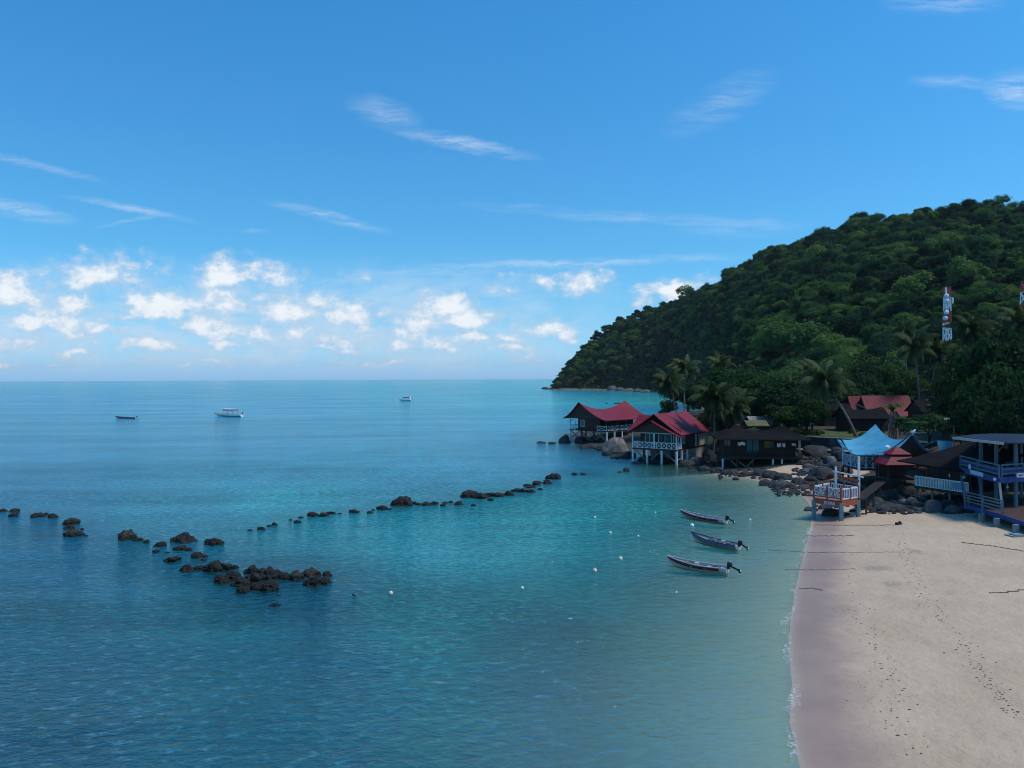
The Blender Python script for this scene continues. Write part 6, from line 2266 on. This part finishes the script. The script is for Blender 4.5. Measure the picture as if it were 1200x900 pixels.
for i, (px, py, wp, hp, fam, lb) in enumerate(hl):
    p = at_z(px, py)
    s_ = p.y / 900.0
    me = RP if fam == 9 else (RD, RD, RG)[fam][i % 4]
    rock((p.x, p.y, max(0, min(2.5, gz(p.x, p.y)))), wp * s_ * 1.3, hp * s_ * 1.6, me, lb, None, cat='boulder', name='boulder', dep=wp * s_)
p = at_z(726, 473.5)
rock((p.x, p.y, 0), 5.2, .9, RD[0], 'dark reef rock out in the turquoise bay beyond the far stilt house', None, dep=3)
p = at_z(711, 473)
rock((p.x, p.y, 0), 1.4, .7, RD[1], 'tiny dark rock left of the reef rock in the turquoise bay', None, dep=1.4)

# ------------------------------------------------------------------ boats
def hull_rows(L, B, hfun, n=18, m=7, bow=.62):
    """half-breadths along the boat: x from stern (0) to bow (L)"""
    out = []
    for i in range(n + 1):
        t = i / n
        half = B / 2 * (1 - max(0, (t - .35) / .65) ** 2.2) * (.86 + .14 * min(1, t / .3))
        if t == 1:
            half = .015
        top = hfun(t)
        keel = -.22 + .55 * max(0, (t - bow) / (1 - bow)) ** 2.2 * (top + .22)
        out.append((L * t, half, top, keel))
    return out


def small_boat(loc, rz, L, B, cols, label, group, motor_tilt=True, items=0, scale_h=1.0):
    root = tag(empty('motorboat', loc, rz), label, 'boat', group)

    def top(t):
        return (.42 + .10 * max(0, .3 - t) + .40 * max(0, (t - .35) / .65) ** 2.0) * scale_h
    rows = hull_rows(L, B, top)

    def skin(u0, u1, off=0.0, t0=0, t1=1):
        b_ = MB()
        for s_ in (-1, 1):
            r_ = []
            for x, hf, tp, kl in rows:
                if not (t0 * L - 1e-6 <= x <= t1 * L + 1e-6):
                    continue
                line = []
                for j in range(5):
                    u = u0 + (u1 - u0) * j / 4
                    line.append((x + max(0, u - .4) * .16 * (x / L) ** 3 * L * .4, s_ * (hf * (.30 + .70 * u ** .55) + off), kl + (tp - kl) * u))
                r_.append(line)
            V_, F_ = [], []
            nc = 5
            for q in r_:
                V_ += q
            for i in range(len(r_) - 1):
                for j in range(nc - 1):
                    f = (i * nc + j, i * nc + j + 1, (i + 1) * nc + j + 1, (i + 1) * nc + j)
                    F_.append(f if s_ < 0 else f[::-1])
            b_.add(V_, F_)
        return b_
    b_ = skin(0, 1)
    # bottom, transom, inner floor
    V_, F_ = [], []
    for x, hf, tp, kl in rows:
        V_ += [(x, -hf * .30, kl), (x, hf * .30, kl)]
    for i in range(len(rows) - 1):
        F_.append((2 * i, 2 * i + 1, 2 * i + 3, 2 * i + 2))
    b_.add(V_, F_)
    x, hf, tp, kl = rows[0]
    b_.add([(0, -hf * .3, kl), (0, hf * .3, kl), (0, hf, tp - .05), (0, -hf, tp - .05)], [(3, 2, 1, 0)])
    b_.build('hull', M[cols['hull']], root)
    b_ = MB()
    V_, F_ = [], []
    for x, hf, tp, kl in rows[:-1]:
        z_ = max(.10, kl + .25) if x < L * .72 else tp - .10
        V_ += [(x, -hf * .93, z_), (x, hf * .93, z_)]
    for i in range(len(rows) - 2):
        F_.append((2 * i, 2 * i + 2, 2 * i + 3, 2 * i + 1))
    b_.add(V_, F_)
    b_.build('deck', M[cols['deck']], root)
    skin(cols['s0'], cols['s1'], .012, .0 if cols.get('full') else .10, 1).build('stripe', M[cols['stripe']], root)
    skin(.36, .52, .012).build('boot_stripe', M[cols['boot']], root)
    for s_ in (-1, 1):
        b_ = MB().tube([(x + .6 * .16 * (x / L) ** 3 * L * .4, s_ * (hf + .005), tp + .02) for x, hf, tp, kl in rows], .035, 6)
        b_.build('gunwale', M[cols['rim']], root)
    for t_ in (.16, .36, .56):
        i = int(t_ * 18)
        x, hf, tp, kl = rows[i]
        MB().box((x, 0, tp - .14), (.26, hf * 1.84, .045)).build('thwart', M[cols['seat']], root)
    mo = MB()
    mo.ball((-.12, 0, .78 * scale_h), (.19, .14, .18), 10, 7)
    mo.box((-.05, 0, .58 * scale_h), (.16, .18, .34))
    m_ = mo.build('outboard_motor', M['black'], root, True)
    sh_ = MB()
    e = Vector((-.80, .02, .26)) if motor_tilt else Vector((-.30, 0, -.35))
    s0_ = Vector((-.18, 0, .62 * scale_h))
    sh_.beam(s0_, e, .07, .11)
    sh_.beam(e + Vector((.06, 0, .10)), e + Vector((-.02, 0, -.14)), .05, .16)
    sh_.build('drive_leg', M['black'], m_)
    pr_ = MB().ball(e + Vector((-.05, 0, 0)), (.04, .07, .07), 8, 5)
    pr_.build('propeller', M['dish'], m_)
    MB().ball((-.10, 0, .78 * scale_h + .14), (.12, .10, .06), 8, 5).build('cowling_top', M[cols['cowl']], m_)
    if items:
        rr2 = random.Random(items)
        for k in range(3):
            b_ = MB().box((L * rr2.uniform(.2, .7), rr2.uniform(-.2, .2), .38), (.3, .24, .16), rr2.uniform(0, 2))
            b_.build('locker', M['tin' if k else 'hull_white'], root)
    return root


red = dict(hull='hull_white', deck='hull_grey', stripe='hull_stripe', s0=.60, s1=.95, boot='hull_red', rim='hull_white', seat='hull_white', cowl='tin')
blue = dict(hull='hull_white', deck='hull_grey', stripe='hull_blue', s0=.55, s1=.97, boot='hull_yellow', rim='hull_navy', seat='hull_white', cowl='tin', full=True)


def put_boat(stern, bow, cols, label, group, items, B=1.0, ext=1.12):
    a, c = at_z(*stern), at_z(*bow)
    d = c - a
    return small_boat((a.x, a.y, 0), math.atan2(d.y, d.x), d.length * ext, B, cols, label, group, True, items, .78)


put_boat((851, 613.5), (803.5, 606), red, 'white motorboat with a dark red stripe, farthest of the three by the beach', 'motorboats moored off the beach', 0)
put_boat((866, 644.5), (817, 634), blue, 'slate blue motorboat with ochre waterline, middle of the three by the beach', 'motorboats moored off the beach', 3)
put_boat((853, 671.5), (791, 663), dict(red, deck='hull_grey', boot='hull_white'), 'white motorboat with a broken dark red stripe, nearest of the three by the beach', 'motorboats moored off the beach', 5)
a, c = at_z(160, 490.5), at_z(136, 490)
far = small_boat((a.x, a.y, 0), math.atan2(c.y - a.y, c.x - a.x), (c - a).length * 1.02, 1.7, dict(red, stripe='hull_navy', s0=.45, s1=.98, boot='hull_red', full=True), 'dark low longboat far out, leftmost of the boats at sea', 'boats far out at sea', True, 2)
# white passenger boat under a canopy
a, c = at_z(284, 488.5), at_z(253, 487.5)
L = (c - a).length * 1.06
cb_ = small_boat((a.x, a.y, 0), math.atan2(c.y - a.y, c.x - a.x), L, 2.3, dict(hull='hull_bright', deck='hull_grey', stripe='hull_bright', s0=.5, s1=.95, boot='hull_navy', rim='hull_bright', seat='tin', cowl='black', full=True),
                 'white passenger boat with a pale lilac canopy far out at sea', 'boats far out at sea', True, 0, 1.9)
b = MB()
b.sheet([[(L * (.22 + .40 * i / 6), -1.05 + 2.1 * j / 4, 2.65 + .12 * math.sin(math.pi * j / 4)) for i in range(7)] for j in range(5)], .05)
for s_ in (-1, 1):
    b.sheet([[(L * (.24 + .36 * i / 6), s_ * 1.04, 2.65 - .75 * j / 2) for i in range(7)] for j in range(3)], .03)
b.build('canopy', M['canopy_pink'], cb_)
for t_ in (.24, .42, .60):
    for s_ in (-1, 1):
        MB().tube([(L * t_, s_ * 1.0, .7), (L * t_, s_ * 1.0, 2.65)], .05, 6).build('canopy_post', M['wood_dark'], cb_)
# small white cabin cruiser
a, c = at_z(482.5, 469.6), at_z(467.8, 469.6)
L = (c - a).length
cc = small_boat((a.x, a.y, 0), math.atan2(c.y - a.y, c.x - a.x), L, 2.6, dict(hull='hull_bright', deck='hull_bright', stripe='hull_bright', s0=.5, s1=.95, boot='hull_navy', rim='hull_bright', seat='hull_bright', cowl='black', full=True),
                'small white cabin cruiser farthest out near the horizon', 'boats far out at sea', True, 0, 1.7)
b = MB()
b.prism([(L * .10, -1.0, .8), (L * .82, -1.0, .9), (L * .68, -1.0, 2.5), (L * .12, -1.0, 2.5)], (0, 0, 0), (0, 2.0, 0))
b.build('cabin', M['hull_bright'], cc)
b = MB().box((L * .40, -1.02, 1.95), (L * .5, .02, .5)).box((L * .40, 1.02, 1.95), (L * .5, .02, .5))
for s_ in (-1, 1):
    MB().box((L * .40, s_ * 1.02, 1.95), (L * .48, .03, .5)).build('cabin_window', M['tin'], cc)
MB().box((L * .42, 0, 2.56), (L * .66, 2.3, .1)).build('cabin_roof', M['hull_bright'], cc)

# ------------------------------------------------------------------ mooring buoys
for px, py, rp, mt, lb in ((458, 696, 2.6, 'buoy', 'pale buoy floating alone right of the big breakwater heap'), (612, 689.5, 1.8, 'buoy_white', 'small white buoy in open water left of the buoy pair'),
                           (697, 669.5, 2.7, 'buoy', 'pale buoy left of the nearest boat, lower of the pair'), (727, 655.5, 2.6, 'buoy', 'pale buoy left of the nearest boat, upper of the pair'),
                           (715, 625, 1.9, 'buoy', 'little pale buoy left of the middle boat'), (697, 607, 1.8, 'buoy', 'little pale buoy level with the farthest beach boat'),
                           (811, 616.5, 2.3, 'buoy_white', 'bright white buoy between the farthest and the middle beach boat'), (879, 609.5, 1.3, 'buoy_white', 'tiny white buoy between the farthest beach boat and the beach'),
                           (748, 628.5, 1.2, 'buoy_white', 'tiny white float on the line left of the middle boat'), (768, 601, 1.0, 'buoy_white', 'tiny white float left of the bow of the farthest beach boat'), (414, 697, 1.2, 'black', 'small dark float between the big heap and the lone pale buoy')):
    p = at_z(px, py)
    r_ = rp * p.y / 900
    b = MB().ball((0, 0, r_ * .35), r_, 14, 10).tube([(0, 0, r_ * 1.25), (0, 0, r_ * 1.5)], r_ * .22, 8)
    o = b.build('buoy', M[mt], None, True)
    o.location = (p.x, p.y, 0)
    tag(o, lb, 'buoy')

# ------------------------------------------------------------------ ropes, driftwood and wrack on the beach
def ground_line(name, pix, rad, mt, label, cat, n=24, wig=.05, floor=.02):
    pts = []
    r_ = random.Random(len(label))
    for (x0, y0), (x1, y1) in zip(pix[:-1], pix[1:]):
        for i in range(n):
            p = ground_at(x0 + (x1 - x0) * i / n, y0 + (y1 - y0) * i / n)
            pts.append((p.x, p.y + r_.uniform(-wig, wig), max(p.z, 0) + floor))
    o = MB().tube(pts, rad, 6).build(name, M[mt], None, True)
    return tag(o, label, cat)


ground_line('rope', [(955, 615.6), (1000, 616), (1052, 615.8)], .022, 'rope', 'dark mooring rope lying across the upper sand, highest of four', 'rope')
ground_line('rope', [(945, 628.5), (985, 628.5), (1002, 628)], .018, 'rope', 'dark mooring rope across the sand, second of four from the deck', 'rope')
ground_line('rope', [(900, 645), (950, 648), (1062, 647.5)], .012, 'rope', 'thin long mooring rope from water to dry sand, third of four from the deck', 'rope')
ground_line('rope', [(920, 668), (955, 668.5), (1005, 667.5)], .010, 'rope', 'faint mooring rope crossing the wet sand, lowest of four', 'rope')
p = ground_at(1053, 615)
tag(MB().box((p.x, p.y, p.z + .08), (.5, .3, .2), .4).ball((p.x + .1, p.y, p.z + .18), .13, 7, 5).build('anchor_block', M['rope']), 'small dark anchor block at the end of the highest rope', 'anchor')
ground_line('driftwood', [(1128, 636.5), (1160, 640), (1203, 647)], .024, 'driftwood', 'long dark driftwood branch on the sand below the blue building', 'driftwood', wig=.18)
ground_line('driftwood', [(1160, 695.5), (1185, 694.5), (1205, 691)], .024, 'driftwood_orange', 'orange-brown driftwood stick at the right picture edge', 'driftwood', wig=.08)
ground_line('driftwood', [(936, 690.5), (953, 690), (964, 692.5)], .016, 'driftwood', 'thin forked twig on the wet sand', 'driftwood', wig=.08)
wr = MB()
rr_ = random.Random(31)


def wrack(line, n_, spread, smin, smax):
    for i in range(n_):
        t_ = rr_.random() * (len(line) - 1)
        k = int(t_)
        x = line[k][0] + (line[k + 1][0] - line[k][0]) * (t_ - k) + rr_.gauss(0, spread)
        y = line[k][1] + (line[k + 1][1] - line[k][1]) * (t_ - k) + rr_.gauss(0, spread * .5)
        p = ground_at(x, y)
        s_ = rr_.uniform(smin, smax)
        a_ = rr_.uniform(0, 6.28)
        wr.box((p.x, p.y, p.z + s_ * .12), (s_ * rr_.uniform(.8, 2.2), s_ * rr_.uniform(.5, 1), s_ * .45), a_)


wrack([(1055, 625), (1060, 655), (1085, 700), (1110, 735), (1140, 775), (1165, 810), (1190, 840)], 230, 7, .02, .06)
wrack([(975, 640), (998, 680), (1010, 715), (1018, 745), (1035, 775), (1050, 790), (1052, 815), (1045, 850), (1075, 880)], 130, 10, .015, .055)
wrack([(970, 690), (1010, 760), (1020, 800), (1010, 840)], 60, 14, .012, .035)
tag(wr.build('wrack', M['rope']), 'lines of dry dark seaweed bits and leaves left on the sand', 'seaweed', None, 'stuff')

# foam licking the shore rocks: small irregular white patches on the water
fo_ = MB()
for px, py, w_ in ((699, 535, 4), (708, 537, 3), (719, 538.5, 5), (744, 555, 4), (768, 549, 5), (801, 556, 8), (830, 557, 8), (843, 559.5, 6), (858, 560.5, 10), (884, 559, 9), (889, 561, 6), (893, 563, 8), (905, 575, 12), (925, 578, 8), (745, 465.5, 12), (741, 467, 8), (728, 468, 4)):
    p = at_z(px, py)
    s_ = w_ * p.y / 900 / 2
    for k in range(5):
        q = (p.x + rr_.uniform(-s_, s_) * .8, p.y + rr_.uniform(-s_, s_) * .6)
        n_ = 9
        ring = [(q[0] + s_ * .5 * rr_.uniform(.4, 1.1) * math.cos(6.283 * i / n_), q[1] + s_ * .32 * rr_.uniform(.4, 1.1) * math.sin(6.283 * i / n_), .045 + .006 * k) for i in range(n_)]
        fo_.add(ring + [(v[0], v[1], v[2] - .03) for v in ring], [tuple(range(n_))] + [(i, n_ + i, n_ + (i + 1) % n_, (i + 1) % n_) for i in range(n_)])
tag(fo_.build('surf', bpy.data.materials['sea_foam']), 'flecks of white surf against the shore rocks and in the far bay', 'surf', None, 'stuff')

# ------------------------------------------------------------------ sea air between the camera and the far headland
b = MB().box((0, 0, 100.0), (27600, 27600, 340))
m, t = material('sea_air')
t.n('ShaderNodeOutputMaterial', {1: t.n('ShaderNodeVolumePrincipled', {'Color': (0.80, 0.92, 1.0, 1), 'Density': 0.000036, 'Anisotropy': 0.2})})
hz_ = b.build('haze', m)
tag(hz_, kind='stuff')
